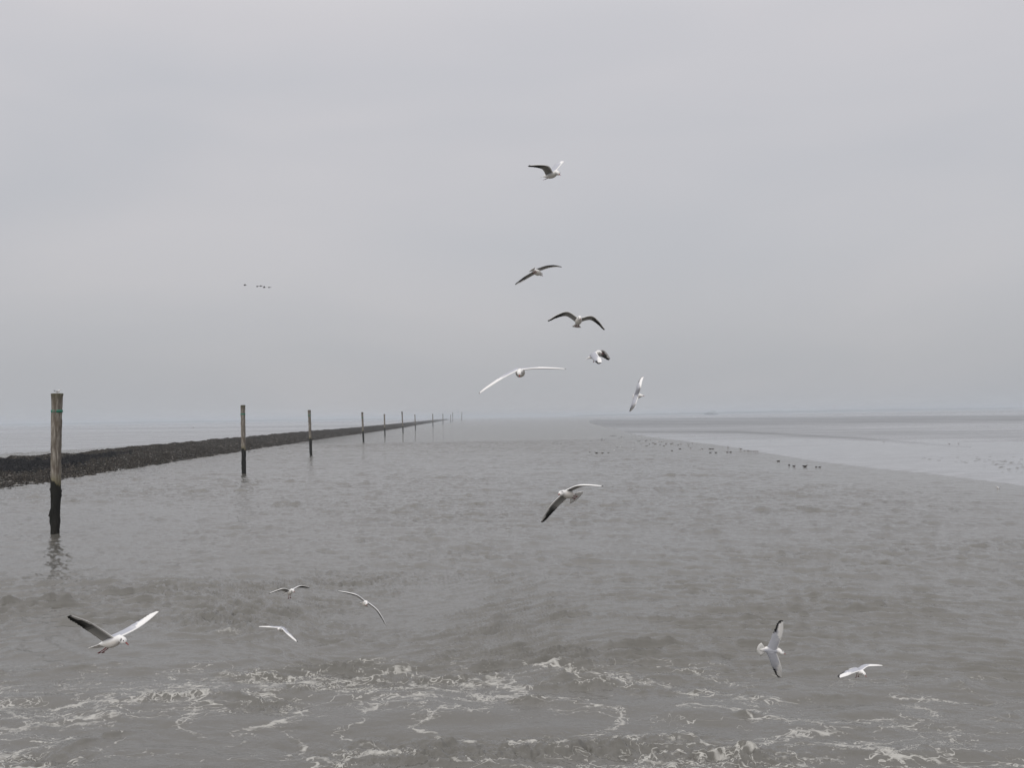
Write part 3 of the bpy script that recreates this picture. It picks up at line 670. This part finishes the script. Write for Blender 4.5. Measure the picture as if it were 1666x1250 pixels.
def add_wing(A, q, side, under_dark=1.0):
    s1, a1, s2, a2, t = q
    P0 = np.array([.075, .03, .02]); P1 = P0 + .17 * dirv(s1, a1); P2 = P1 + .15 * dirv(s2, a2); s3 = s2 - .2; a3 = a2 + .35 * (a2 - a1)
    P3 = P2 + .18 * dirv(s3, a3)
    pts = [P0 - .03 * dirv(s1, a1), P0, P1, P2, P3, P3 + .1 * dirv(s3, a3)]
    NS, NCH = 56, 9
    # smooth leading edge
    Pn = []
    seg = [(1, 0, .35), (2, .35, .65), (3, .65, 1.0)]
    ts = np.linspace(-.05, 1, NS)
    def cat(p0, p1, p2, p3, u): return .5 * ((2 * p1) + (-p0 + p2) * u + (2 * p0 - 5 * p1 + 4 * p2 - p3) * u * u + (-p0 + 3 * p1 - 3 * p2 + p3) * u ** 3)
    def le(tt):
        if tt < 0: return P0 + (tt / .35) * (P1 - P0)
        for i, a, b in seg:
            if tt <= b + 1e-9:
                return cat(pts[i - 1], pts[i], pts[i + 1], pts[i + 2], (tt - a) / (b - a))
    S = np.array([0, .015, .05, .11, .22, .40, .62, .82, 1.0])
    rings = []; cols = []
    for tt in ts:
        L = le(tt); L2 = le(min(tt + .01, 1.0)) if tt < .99 else L; L1 = le(tt - .01)
        sp = L2 - L1; sp /= np.linalg.norm(sp)
        ch = float(np.interp(tt, [-.05, .2, .35, .5, .66, .8, .9, .96, 1], [.145, .138, .135, .132, .122, .102, .078, .052, .014]))
        aa = float(np.interp(tt, [0, .3, .5], [a1, a1, (a1 + a2) / 2])) if tt < .5 else float(np.interp(tt, [.5, .8, 1], [(a1 + a2) / 2, a2, a3]))
        n0 = np.array([0, -math.sin(aa), math.cos(aa)])
        c = np.array([-math.cos(t), 0, 0]) + n0 * math.sin(t)
        # primaries fan outwards towards the tip
        c = c + sp * float(np.interp(tt, [.35, 1], [0, .55])); c /= np.linalg.norm(c)
        nrm = np.cross(c, sp); nrm /= np.linalg.norm(nrm)
        if nrm @ n0 < 0: nrm = -nrm
        if tt > .42:
            ph = (tt - .42) / .58 * 9; saw = ph - math.floor(ph); ch *= 1 - .13 * saw * float(np.interp(tt, [.42, .6, 1], [.2, 1, 1.6]))
        elif tt > .05:
            ph = tt * 30; ch *= 1 - .03 * (ph - math.floor(ph))
        th = float(np.interp(tt, [0, .35, 1], [.026, .020, .007]))
        ring = []; rc = []
        def prof(s): return math.sqrt(max(s, 0)) * (1 - s) * 1.6
        cam_ = lambda s: .09 * ch * 4 * s * (1 - s)
        ph = math.sin((tt - .42) / .58 * 9 * 2 * math.pi)
        for k, s in enumerate(S):                       # upper side
            ring.append(L + c * ch * s + nrm * (cam_(s) + th * .6 * prof(s) + .0006))
            if tt < .4: col = WHITE if s < .1 else GREY if tt < .3 else tuple(a + (b - a) * (tt - .3) * 3 * (s < .5) for a, b in zip(GREY, WHITE))
            else:
                w = float(np.interp(tt, [.4, .55, .8, 1], [.2, .5, .8, 1]))
                col = WHITE if s < w else GREY
                if tt > .52 and s > float(np.interp(tt, [.52, .8, .95, 1], [.84, .74, .5, .0])): col = BLK
            rc.append(col)
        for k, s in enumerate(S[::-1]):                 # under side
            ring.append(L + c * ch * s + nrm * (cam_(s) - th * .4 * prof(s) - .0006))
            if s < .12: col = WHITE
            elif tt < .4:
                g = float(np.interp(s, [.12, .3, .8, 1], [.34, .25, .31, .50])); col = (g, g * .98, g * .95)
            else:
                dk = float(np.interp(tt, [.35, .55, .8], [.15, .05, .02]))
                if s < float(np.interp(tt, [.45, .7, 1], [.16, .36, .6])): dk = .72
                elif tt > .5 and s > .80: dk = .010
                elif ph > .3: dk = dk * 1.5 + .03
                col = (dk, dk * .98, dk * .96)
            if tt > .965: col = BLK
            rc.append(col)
        rings.append(ring); cols += rc
    m = 2 * NCH; V = [np.array(v) * [1, side, 1] for r in rings for v in r]; F = []
    for i in range(NS - 1):
        for j in range(m):
            f = (i * m + j, i * m + (j + 1) % m, (i + 1) * m + (j + 1) % m, (i + 1) * m + j)
            F.append(f if side > 0 else f[::-1])
    F.append(tuple(range(m))); F.append(tuple((NS - 1) * m + j for j in range(m)))
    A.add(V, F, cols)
def add_tail(A, spread, length=.085, x0=-.125, pitch=0.0, col=WHITE):
    n = 12; V = []; F = []
    for s_, z in ((1, .002), (-1, -.002)):
        for i in range(4):
            for j in range(n + 1):
                a = spread * (j / n * 2 - 1); rr = length * i / 3
                sc = 1 - (.04 if j % 2 else 0) * (i == 3)
                y = rr * math.sin(a) * sc + (j / n * 2 - 1) * .018; x = x0 + .03 - (rr * math.cos(a) * sc) - .02
                V.append((x, y, .008 + z + rr * math.sin(pitch)))
    k = 4 * (n + 1)
    for i in range(3):
        for j in range(n):
            a = i * (n + 1) + j
            F.append((a, a + 1, a + n + 2, a + n + 1)); F.append((k + a, k + a + n + 1, k + a + n + 2, k + a + 1))
    for i in range(3):
        a = i * (n + 1); F.append((a, a + n + 1, k + a + n + 1, k + a)); b_ = a + n; F.append((b_, k + b_, k + b_ + n + 1, b_ + n + 1))
    for j in range(n):
        a = 3 * (n + 1) + j; F.append((a, a + 1, k + a + 1, k + a))
    A.add(V, F, col)
def add_leg(A, side, mode, col=FOOT):
    y = .014 * side
    if mode == 'tuck': P = [(-.055, y, -.030), (-.085, y * 1.1, -.033), (-.112, y * 1.2, -.032)]; fd = Vector((-.97, .10 * side, -.12))
    elif mode == 'back': P = [(-.045, y, -.034), (-.085, y * 1.1, -.048), (-.12, y * 1.2, -.056)]; fd = Vector((-.9, .12 * side, -.35))
    else: P = [(-.035, y, -.035), (-.045, y * 1.1, -.062), (-.06, y * 1.3, -.085)]; fd = Vector((-.55, .15 * side, -.8))
    V, F = tube_rings(P, [(.0055, .0055), (.004, .004), (.0035, .0035)], n=6); A.add(V, F, col)
    b = Vector(P[-1]); fd.normalize(); s = fd.cross(Vector((0, 0, 1))).normalized(); u_ = s.cross(fd)
    V = []; L_ = .038
    for z in (.002, -.002):
        for a, l in ((-.5, .9), (-.25, .72), (0, 1), (.25, .72), (.5, .9)): V.append(b + fd * (L_ * l * math.cos(a)) + s * (L_ * l * math.sin(a)) + u_ * z)
        V.append(b + u_ * z)
    F = [(0, 1, 2, 3, 4, 5), (11, 10, 9, 8, 7, 6)] + [(i, 6 + i, 6 + (i + 1) % 6, (i + 1) % 6) for i in range(6)]
    A.add(V, F, col)
def add_body(A, hy, hp, cols=None, neck=(.105, 0, .008)):
    Nn = Vector(neck); hd = Vector((math.cos(hy) * math.cos(hp), math.sin(hy) * math.cos(hp), math.sin(hp)))
    C_ = [(-.155, 0, .009), (-.125, 0, .007), (-.085, 0, .002), (-.04, 0, -.003), (0, 0, -.005), (.04, 0, -.004), (.075, 0, .001)]
    R_ = [(.012, .005), (.024, .014), (.038, .030), (.049, .043), (.052, .048), (.048, .046), (.040, .039)]
    C_ += [tuple(Nn)]; R_ += [(.031, .031)]
    for d, r in ((.022, .028), (.036, .0295), (.050, .029), (.062, .024), (.071, .015), (.076, .006)):
        C_.append(tuple(Nn + hd * d + Vector((0, 0, .004)))); R_.append((r * .92, r))
    V, F = tube_rings(C_, R_, n=20)
    side = hd.cross(Vector((0, 0, 1))).normalized(); up_ = side.cross(hd)
    ears = [Nn + hd * .034 + side * (.027 * s) + up_ * .004 for s in (1, -1)]
    eyes = [Nn + hd * .056 + side * (.0235 * s) + up_ * .009 for s in (1, -1)]
    C = []
    for v in V:
        c = WHITE
        if v.z > .022 and -.10 < v.x < .07 and abs(v.y) < .05: c = GREY
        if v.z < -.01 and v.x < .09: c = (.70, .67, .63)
        if min((v - e).length for e in ears) < .0105: c = (.03, .03, .035)
        C.append(c)
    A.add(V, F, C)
    return Nn, hd, side, up_, eyes
def gull(name, Rm, T, q, label, spread=.45, legs='back', group='gulls flying over the water', L_=.085, tpitch=0.0, cat='gull', tx=-.125):
    A = Acc(); Nn, hd, side, up_, eyes = add_body(A, q[0], q[1])
    add_wing(A, q[2:7], 1); add_wing(A, q[7:12], -1); add_tail(A, spread, L_, x0=tx, pitch=tpitch)
    for s in (1, -1): add_leg(A, s, legs)
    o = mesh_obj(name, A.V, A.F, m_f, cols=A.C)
    o.matrix_world = Matrix(((*Rm[0], T[0]), (*Rm[1], T[1]), (*Rm[2], T[2]), (0, 0, 0, 1)))
    tag(o, label, cat, group)
    V, F = tube_rings([tuple(Nn + hd * d + Vector((0, 0, z))) for d, z in ((.066, .002), (.082, .001), (.097, -.001), (.107, -.006))], [(.0065, .0075), (.0045, .006), (.0032, .0045), (.001, .001)], n=8)
    mesh_obj('bill', V, F, m_bill, parent=o)
    for e in eyes:
        bm = bmesh.new(); bmesh.ops.create_icosphere(bm, subdivisions=2, radius=.0052, matrix=Matrix.Translation(e)); bm_obj('eye', bm, m_eye, o)
    return o
gull('flying_gull', [[0.6572, 0.6941, -0.2937], [-0.7528, 0.6243, -0.209], [0.0383, 0.3584, 0.9328]], [0.576, 13.777, 9.263], [-0.343, -0.555, -0.091, 0.386, -0.5, 0.153, 0.145, 0.469, 0.643, 0.068, 0.33, -0.058], 'highest gull, wings raised in a V against the plain sky', **{'spread': 0.15, 'legs': 'tuck'})
gull('flying_gull', [[0.4484, -0.7851, -0.4272], [0.8897, 0.3462, 0.2976], [-0.0858, -0.5135, 0.8538]], [0.443, 16.895, 8.379], [-0.001, -0.394, 0.137, 0.182, -0.815, -0.36, 0.023, 0.783, 0.061, -0.274, -0.55, 0.068], 'second highest gull, dark underwings slanting from lower left to upper right', **{'spread': 0.6, 'legs': 'tuck'})
gull('flying_gull', [[0.117, 0.9883, 0.0983], [-0.9424, 0.0793, 0.325], [0.3133, -0.1306, 0.9406]], [1.033, 15.648, 7.446], [0.013, -0.698, -0.122, 0.382, -0.492, -0.291, -0.068, 0.085, 0.411, -0.236, -0.303, -0.124], 'gull coming head-on with both wings arched downward, highest of the head-on ones', **{'spread': 0.7, 'legs': 'tuck', 'tpitch': -0.4})
gull('flying_gull', [[0.7924, 0.3378, -0.508], [-0.3956, 0.9184, -0.0064], [0.4644, 0.206, 0.8613]], [1.512, 18.825, 7.106], [-0.17, -0.93, 0.383, -0.153, -0.012, -0.594, -0.658, 0.286, -0.605, 0.336, -0.413, 0.011], 'small hunched gull with near wing folded down and dark far wing behind', **{'spread': 0.25, 'legs': 'down'})
gull('flying_gull', [[-0.0108, 0.9777, -0.2098], [-0.9999, -0.0085, 0.0117], [0.0097, 0.2099, 0.9777]], [0.091, 11.16, 6.477], [-0.25, -0.612, 0.625, -0.167, -0.041, -0.23, 0.013, 0.541, -0.281, 0.002, -0.325, 0.203], 'gull gliding head-on just above the horizon, widest white wings edge-on', **{'spread': 0.35, 'legs': 'tuck'})
gull('flying_gull', [[0.3733, 0.2035, -0.9051], [-0.9273, 0.1094, -0.3579], [0.0262, 0.973, 0.2295]], [2.446, 19.983, 6.366], [-0.117, -0.416, 0.815, 0.433, -0.457, -0.287, 0.228, 0.196, 0.296, -1.028, -0.454, 0.206], 'gull banking steeply with wings nearly vertical, crossing the horizon', **{'spread': 0.3, 'legs': 'tuck'})
gull('flying_gull', [[-0.567, 0.6818, -0.4622], [-0.8045, -0.3379, 0.4884], [0.1768, 0.6488, 0.7401]], [0.64, 12.116, 5.075], [-0.25, -0.234, 0.216, -0.403, 0.015, -0.644, 0.055, 0.124, -0.082, -0.272, -0.054, -0.143], 'gull flying left over mid channel, one wing level and one hanging down', **{'spread': 0.9, 'L_': 0.13, 'tx': -0.09, 'tpitch': -0.3, 'legs': 'tuck'})
gull('flying_gull', [[0.8498, 0.4917, -0.1898], [-0.4407, 0.8604, 0.2559], [0.2891, -0.1338, 0.9479]], [-3.508, 8.963, 4.104], [0.306, -0.746, 0.091, 0.334, 0.087, 0.458, 0.246, 0.06, 0.538, 0.238, 0.385, -0.039], 'largest gull, lower left, wings raised in a wide V, red bill and feet', **{'spread': 0.6, 'legs': 'back', 'L_': 0.12, 'tx': -0.105, 'tpitch': -0.15})
gull('flying_gull', [[0.5873, 0.758, -0.2839], [-0.7209, 0.6493, 0.2423], [0.368, 0.0623, 0.9277]], [-4.379, 20.031, 2.666], [0.027, -0.627, 0.035, 0.24, -0.378, -0.088, -0.044, 0.465, 0.283, -0.899, 0.094, -0.065], 'small gull with dangling legs above the eddy, dark underwings arched', **{'spread': 0.35, 'legs': 'down'})
gull('flying_gull', [[0.1896, 0.8689, 0.4573], [-0.9596, 0.0653, 0.2738], [0.208, -0.4907, 0.8461]], [-2.437, 16.77, 3.009], [0.271, -0.467, 0.136, -0.177, -0.248, -0.445, -0.072, 0.52, 0.115, -0.121, -0.188, -0.1], 'thin-winged gull seen head-on, banked with right tip low over the water', **{'spread': 0.8, 'legs': 'tuck', 'tpitch': -0.5})
gull('flying_gull', [[-0.2495, 0.9336, 0.257], [-0.9462, -0.2915, 0.1404], [0.206, -0.2082, 0.9561]], [-5.021, 22.165, 1.516], [0.036, -0.238, 0.312, -0.356, 0.223, -0.337, 0.102, 0.241, -0.187, -0.013, -0.199, 0.137], 'white gull skimming low over the foaming eddy at the lower left', **{'spread': 0.3, 'legs': 'tuck'})
gull('flying_gull', [[0.9821, -0.0604, -0.1784], [-0.1857, -0.4692, -0.8634], [-0.0316, 0.881, -0.472]], [3.557, 14.434, 2.684], [-0.433, 0.228, 0.253, -0.034, 0.18, -0.032, -0.143, 0.285, 0.035, 0.224, -0.139, 0.039], 'banking gull at lower right seen from above, fanned white tail, wings vertical', **{'spread': 1.0, 'L_': 0.125, 'tx': -0.085, 'legs': 'tuck'})
gull('flying_gull', [[0.2603, 0.9463, -0.1919], [-0.9641, 0.2655, 0.0016], [0.0524, 0.1846, 0.9814]], [5.334, 16.165, 1.933], [0.067, -0.717, -0.448, 0.017, -0.125, -0.222, 0.028, 0.38, 0.132, 0.482, 0.118, 0.213], 'rightmost gull, swooping low with head bent down and red feet trailing', **{'spread': 0.4, 'legs': 'down'})

# tiny far fliers
def far_gull(px, py, depth, yaw, roll, dih, label, group, wing=(0.3, -.3)):
    q = [0, -.2, .2, dih + wing[0], -.3, dih + wing[1], 0, .2, dih + wing[0], -.3, dih + wing[1], 0]
    M_ = (Matrix.Rotation(yaw, 3, 'Z') @ Matrix.Rotation(roll, 3, 'X')); P = at(px, py, depth)
    return gull('flying_gull', [list(r) for r in M_], list(P), q, label, group=group)
far_gull(155.5, 779, 130, .4, .9, .1, 'tiny gull seen edge-on low over the water just right of the nearest pile', 'gulls flying over the water')
far_gull(314.5, 696.5, 240, .2, -.35, .2, 'tiny pale gull low over the water behind the dam', 'gulls flying over the water')


DKG = flat_mat('goose_brown', (.035, .03, .026))
def goose(px, py, i):
    P = at(px, py, 72); A = Acc()
    V, F = tube_rings([(-.3, 0, .02), (-.2, 0, 0), (0, 0, -.02), (.15, 0, 0), (.28, 0, .03), (.45, 0, .05), (.5, 0, .05), (.56, 0, .04)], [(.03, .02), (.08, .06), (.12, .11), (.09, .08), (.04, .04), (.03, .03), (.04, .04), (.01, .01)], n=10); A.add(V, F, (.05, .045, .04))
    fl = (.5, -.35, .25, .6, -.2)[i]
    for s in (1, -1):
        V, F = tube_rings([(.08, 0, 0), (.04, s * .3, .3 * fl), (-.02, s * .55, .42 * fl), (-.12, s * .8, .3 * fl)], [(.015, .11), (.012, .10), (.01, .07), (.004, .01)], n=8, up=Vector((1, 0, .15))); A.add(V, F, (.035, .03, .028))
    o = mesh_obj('flying_goose', A.V, A.F, m_f, cols=A.C); o.location = P; o.rotation_euler = (0, 0, .35); o.scale = (.3, .3, .3)
    tag(o, ['dark bird flying alone left of the small flock in the left sky', 'leftmost of the four close dark birds in the left sky', 'second from left of the four close dark birds in the left sky', 'third from left of the four close dark birds in the left sky', 'rightmost of the four close dark birds in the left sky'][i], 'goose', 'distant birds flying in a loose line')
for i, (a, b) in enumerate([(398.2, 464.2), (418.6, 465.8), (424, 465.6), (429.5, 467.8), (437.7, 467.6)]): goose(a, b, i)

# ---- birds that swim or stand: a body with folded wings
def resting_bird(name, cols, label, cat, group, legs=0.0, size=1.0, headup=.07, bill=(.30, .05, .03)):
    """cols: body, back, head, tail tip"""
    cb, ck, ch, ct = cols; A = Acc()
    zc = .045 + legs
    C_ = [(-.17, 0, zc + .035), (-.13, 0, zc + .025), (-.07, 0, zc + .01), (0, 0, zc), (.06, 0, zc + .005), (.10, 0, zc + .025), (.125, 0, zc + .05), (.135, 0, zc + headup), (.15, 0, zc + headup + .012), (.172, 0, zc + headup + .010), (.182, 0, zc + headup + .008)]
    R_ = [(.008, .006), (.03, .02), (.055, .045), (.065, .058), (.058, .053), (.042, .038), (.03, .028), (.026, .026), (.029, .029), (.018, .018), (.004, .004)]
    V, F = tube_rings(C_, R_, n=12)
    C = []
    for v in V:
        c = cb
        if v.z > zc + .01 and v.x < .08: c = ck
        if v.x > .118 and v.z > zc + .045: c = ch
        if v.x < -.12: c = ct
        C.append(c)
    A.add(V, F, C)
    for s in (1, -1):                                      # folded wing, tips crossing over the tail
        Wc = [(.05, s * .045, zc + .02), (0, s * .058, zc + .025), (-.07, s * .045, zc + .035), (-.14, s * .02, zc + .045), (-.20, s * .006, zc + .05)]
        V, F = tube_rings(Wc, [(.012, .02), (.014, .034), (.012, .028), (.008, .015), (.002, .003)], n=8)
        A.add(V, F, [ck if v.x > -.13 else ct for v in V])
    V, F = tube_rings([(.178, 0, zc + headup + .008), (.20, 0, zc + headup + .002), (.222, 0, zc + headup - .006)], [(.008, .008), (.005, .005), (.001, .001)], n=6); A.add(V, F, bill)
    if legs:
        for s in (1, -1):
            V, F = tube_rings([(-.005, s * .022, zc - .04), (0, s * .022, legs * .5), (-.005, s * .022, .004)], [(.007, .007), (.005, .005), (.005, .005)], n=6); A.add(V, F, bill)
            A.add([(-.01, s * .022, .0), (.045, s * .022 - .02, 0), (.05, s * .022, .001), (.045, s * .022 + .02, 0), (-.01, s * .022, .006), (.045, s * .022 - .02, .005), (.05, s * .022, .005), (.045, s * .022 + .02, .005)],
                  [(0, 3, 2, 1), (4, 5, 6, 7), (0, 1, 5, 4), (1, 2, 6, 5), (2, 3, 7, 6), (3, 0, 4, 7)], bill)
    o = mesh_obj(name, np.array(A.V) * size, A.F, m_f, cols=A.C)
    tag(o, label, cat, group)
    return o
DK = ((.05, .042, .035), (.030, .026, .022), (.02, .018, .016), (.02, .02, .02))
DUCK2 = ((.30, .28, .25), (.045, .038, .03), (.03, .028, .024), (.02, .02, .02))
GW = ((.75, .74, .72), (.42, .44, .48), (.78, .77, .76), (.03, .03, .03))
def place(o, P, rz): o.location = P; o.rotation_euler = (0, 0, rz)
pg = resting_bird('perched_gull', GW, 'gull standing on the head of the nearest timber pile, facing right', 'gull', None, legs=.06, size=1.0, bill=(.2, .02, .02))
place(pg, (P1TOP[0], P1TOP[1], P1TOP[2] + .012), .15)
protos = {}
def proto(kind):
    if kind not in protos:
        if kind == 'dark': o = resting_bird('swimming_duck', DK, 'x', 'duck', None, size=1.0)
        elif kind == 'pied': o = resting_bird('swimming_duck', DUCK2, 'x', 'duck', None, size=.95)
        elif kind == 'white': o = resting_bird('swimming_gull', GW, 'x', 'gull', None, size=1.1)
        elif kind == 'wader': o = resting_bird('standing_wader', (DUCK2[0], DUCK2[1], DUCK2[2], DUCK2[3]), 'x', 'wader', None, legs=.11, size=.85, headup=.10, bill=(.35, .08, .03))
        protos[kind] = [o, False]
    e = protos[kind]
    if not e[1]: e[1] = True; return e[0]
    c = e[0].copy(); COL.objects.link(c); return c
ORD = ['leftmost', 'second from left', 'third from left', 'fourth from left', 'fifth from left', 'sixth from left', 'seventh from left', 'eighth from left']
def flock(kinds, pts, text, group, z=0.0, s0=1.0):
    pts = sorted(pts)
    for i, p in enumerate(pts):
        k = kinds if isinstance(kinds, str) else kinds[i % len(kinds)]
        o = proto(k); P = gp(p[0], p[1], z)
        place(o, (P[0], P[1], z - (.015 if k != 'wader' else 0)), random.uniform(-1.1, 1.1) + (math.pi if random.random() < .45 else 0))
        sc = s0 * random.uniform(.9, 1.1) * (p[2] if len(p) > 2 else 1); o.scale = (sc, sc, sc)
        lab = text if len(pts) == 1 else (ORD[i] + ' of ' + text)
        if len(lab.split()) > 16: print('LONG', lab)
        tag(o, lab, 'gull' if k == 'white' else ('wader' if k == 'wader' else 'duck'), group)
g0 = 'birds resting along the edge of the mudflat'
flock(['dark', 'dark', 'pied', 'dark'], [(959.5, 736.5), (970.5, 737.8, 1.5), (980, 738, 1.5), (990, 737.5)], 'four dark ducks low in a line on open water', g0)
flock('dark', [(961.5, 717.7), (978.5, 717), (979.5, 714.5), (984, 716.7), (986, 714.2)], 'the five small dark ducks farther out on the water', g0)
flock('dark', [(900, 722), (906.5, 722.3), (912.5, 722.8)], 'the three tiny ducks alone in mid channel', g0)
flock('white', [(1000.5, 734), (1010.8, 727.8), (1031, 732)], 'the three white gulls floating between the duck groups', g0)
flock('dark', [(1004.3, 728.5)], 'dark duck next to a white floating gull on the channel', g0)
flock('dark', [(994, 709.7), (996.5, 709.7), (999, 709.7), (1002.3, 709.6), (1007, 713.8), (1011, 711.8), (1015, 712.2)], 'seven faint far ducks off the tip of the flat', g0)
flock('wader', [(989.8, 703), (1000.2, 697.6), (1028.8, 712), (1034.5, 712)], 'the four faint birds on the thin edge of the flat tip', g0)
flock(['wader'], [(1044, 709.2), (1062, 703.0)], 'the two birds standing on the pale wet flat, far back', g0, z=.1)
flock(['white', 'pied', 'dark'], [(1034, 721.5), (1037.8, 718.2), (1040.5, 718.2), (1042, 716), (1043, 723.3)], 'the five mixed birds at the left of the dense group', g0)
flock(['dark', 'pied'], [(1050.5, 718), (1052, 716.8), (1051, 726), (1053.5, 725.5), (1056.5, 723.0), (1058.5, 716)], 'the six ducks in the middle of the dense group', g0)
flock(['dark', 'pied', 'dark', 'white'], [(1062.5, 721.5), (1065.5, 723), (1067, 722.6), (1070.5, 718.5, 1.4), (1074, 724), (1076.5, 719.8), (1080, 726)], 'the seven birds right of the middle of the dense group', g0)
flock(['dark', 'pied'], [(1083.5, 723.5, 1.3), (1084, 722), (1091.5, 723), (1093.7, 722, 1.4), (1103.5, 724.5), (1108, 723.5)], 'the six dark birds trailing along the shoreline', g0)
flock('dark', [(1093.5, 734), (1106.5, 731.3, 1.25)], 'the two dark ducks a little off the shore', g0)
flock('wader', [(1118.5, 723.3), (1121.5, 723.4), (1120.2, 726.5), (1126.5, 722.8)], 'the four upright waders close together at the water edge', g0)
flock(['wader', 'white', 'dark'], [(1123.8, 730.5), (1140.5, 732), (1142.3, 731.3)], 'the three scattered birds just off the shore', g0)
flock('dark', [(1155, 731, 1.2), (1156.5, 731), (1160, 731.2), (1155.5, 737.2, 1.15), (1164.8, 737.2, 1.15)], 'the five dark ducks in two short rows by the shore', g0)
flock('dark', [(1183.5, 736.6, 1.15), (1188.7, 736.4, 1.15)], 'the two dark ducks side by side below a standing pair', g0)
flock('wader', [(1184.2, 728.0), (1184.6, 730.3)], 'the two pale waders one behind the other at the edge', g0)
flock('wader', [(1205, 733, 1.7)], 'largest dark wader standing left of the row of waders', g0)
flock('wader', [(1211.5, 736), (1216.5, 736.3, 1.2), (1219, 736.3, 1.2), (1222.5, 736.5, 1.2), (1226.5, 736.3), (1229.5, 736.5, 1.1), (1232.5, 736.5, 1.1)], 'the seven waders standing in a row at the waterline', g0)
flock('wader', [(1252.6, 718)], 'lone bird standing well out on the pale flat', g0, z=.12)
flock('dark', [(1266.5, 751.2, 1.3), (1284, 757.5), (1291.7, 759.3, 1.15), (1309.5, 760, 1.5), (1328, 760.7), (1333.6, 760.8)], 'six dark ducks spaced out nearest on the water, right', g0)
flock('white', [(1624.5, 795.2, 1.1)], 'lone white gull floating close to the right edge', g0)
flock('wader', [(1589, 695, 1.3), (1596, 695, 1.3), (1601, 695, 1.3), (1607, 695.2, 1.3)], 'four dark birds in a row far out, right flat', g0, z=.12)
flock('wader', [(1438, 720.3), (1544.5, 724.3), (1559.5, 723.5)], 'the three lone specks on the right mudflat', g0, z=.12)
flock('dark', [(405, 735.8, 1.3), (414, 735.6, 1.1), (460, 730.5, 1.2), (519, 719.2)], 'the four ducks floating between the dam and the piles', g0)

# mussel clumps on the near part of the flat, right
def clump():
    A = Acc(); r = random.Random(4)
    bm = bmesh.new(); bmesh.ops.create_icosphere(bm, subdivisions=1, radius=1); pv = [v.co.copy() for v in bm.verts]; pf = [tuple(v.index for v in f.verts) for f in bm.faces]; bm.free()
    for k in range(130):
        u = 1666 - abs(r.gauss(0, 55)) if r.random() < .75 else r.uniform(1480, 1740)
        if r.random() < .5: u = r.uniform(1610, 1760)
        v = np.interp(u, [1480, 1600, 1640, 1760], [746, 752, 757, 770]) + r.gauss(0, 3.5 if u < 1600 else 5)
        if v > np.interp(u, [1480, 1666, 1760], [766, 784, 800]): continue
        P = gp(u, v, .13); s = r.uniform(.035, .09)
        A.add([Vector((p.x * s * 3.0 + P[0], p.y * s * 1.8 + P[1], p.z * s * .45 + .12)) for p in pv], pf, (.14, .135, .125))
    o = mesh_obj('mussel_bed', A.V, A.F, m_f, cols=A.C); tag(o, 'dark scattered shell clumps on the wet mudflat at the right edge', 'shells', kind='stuff')
clump()

# ------------------------------------------------------------------ haze
def haze():
    R_ = 12500.0
    bm = bmesh.new(); boxm(bm, -R_, R_, -R_, R_, -2.5, 21.0)
    m = bpy.data.materials.new('sea_haze'); m.use_nodes = True; nt = m.node_tree
    for n in list(nt.nodes):
        if n.type == 'BSDF_PRINCIPLED': nt.nodes.remove(n)
    v = nt.nodes.new('ShaderNodeVolumePrincipled'); v.inputs['Color'].default_value = (.85, .905, .97, 1); v.inputs['Density'].default_value = HAZE; v.inputs['Anisotropy'].default_value = .35
    nt.links.new(v.outputs[0], nt.nodes['Material Output'].inputs['Volume'])
    me = bpy.data.meshes.new('haze'); bm.to_mesh(me); bm.free(); me.materials.append(m)
    o = bpy.data.objects.new('haze', me); COL.objects.link(o); tag(o, kind='stuff')
HAZE = .00027
haze()
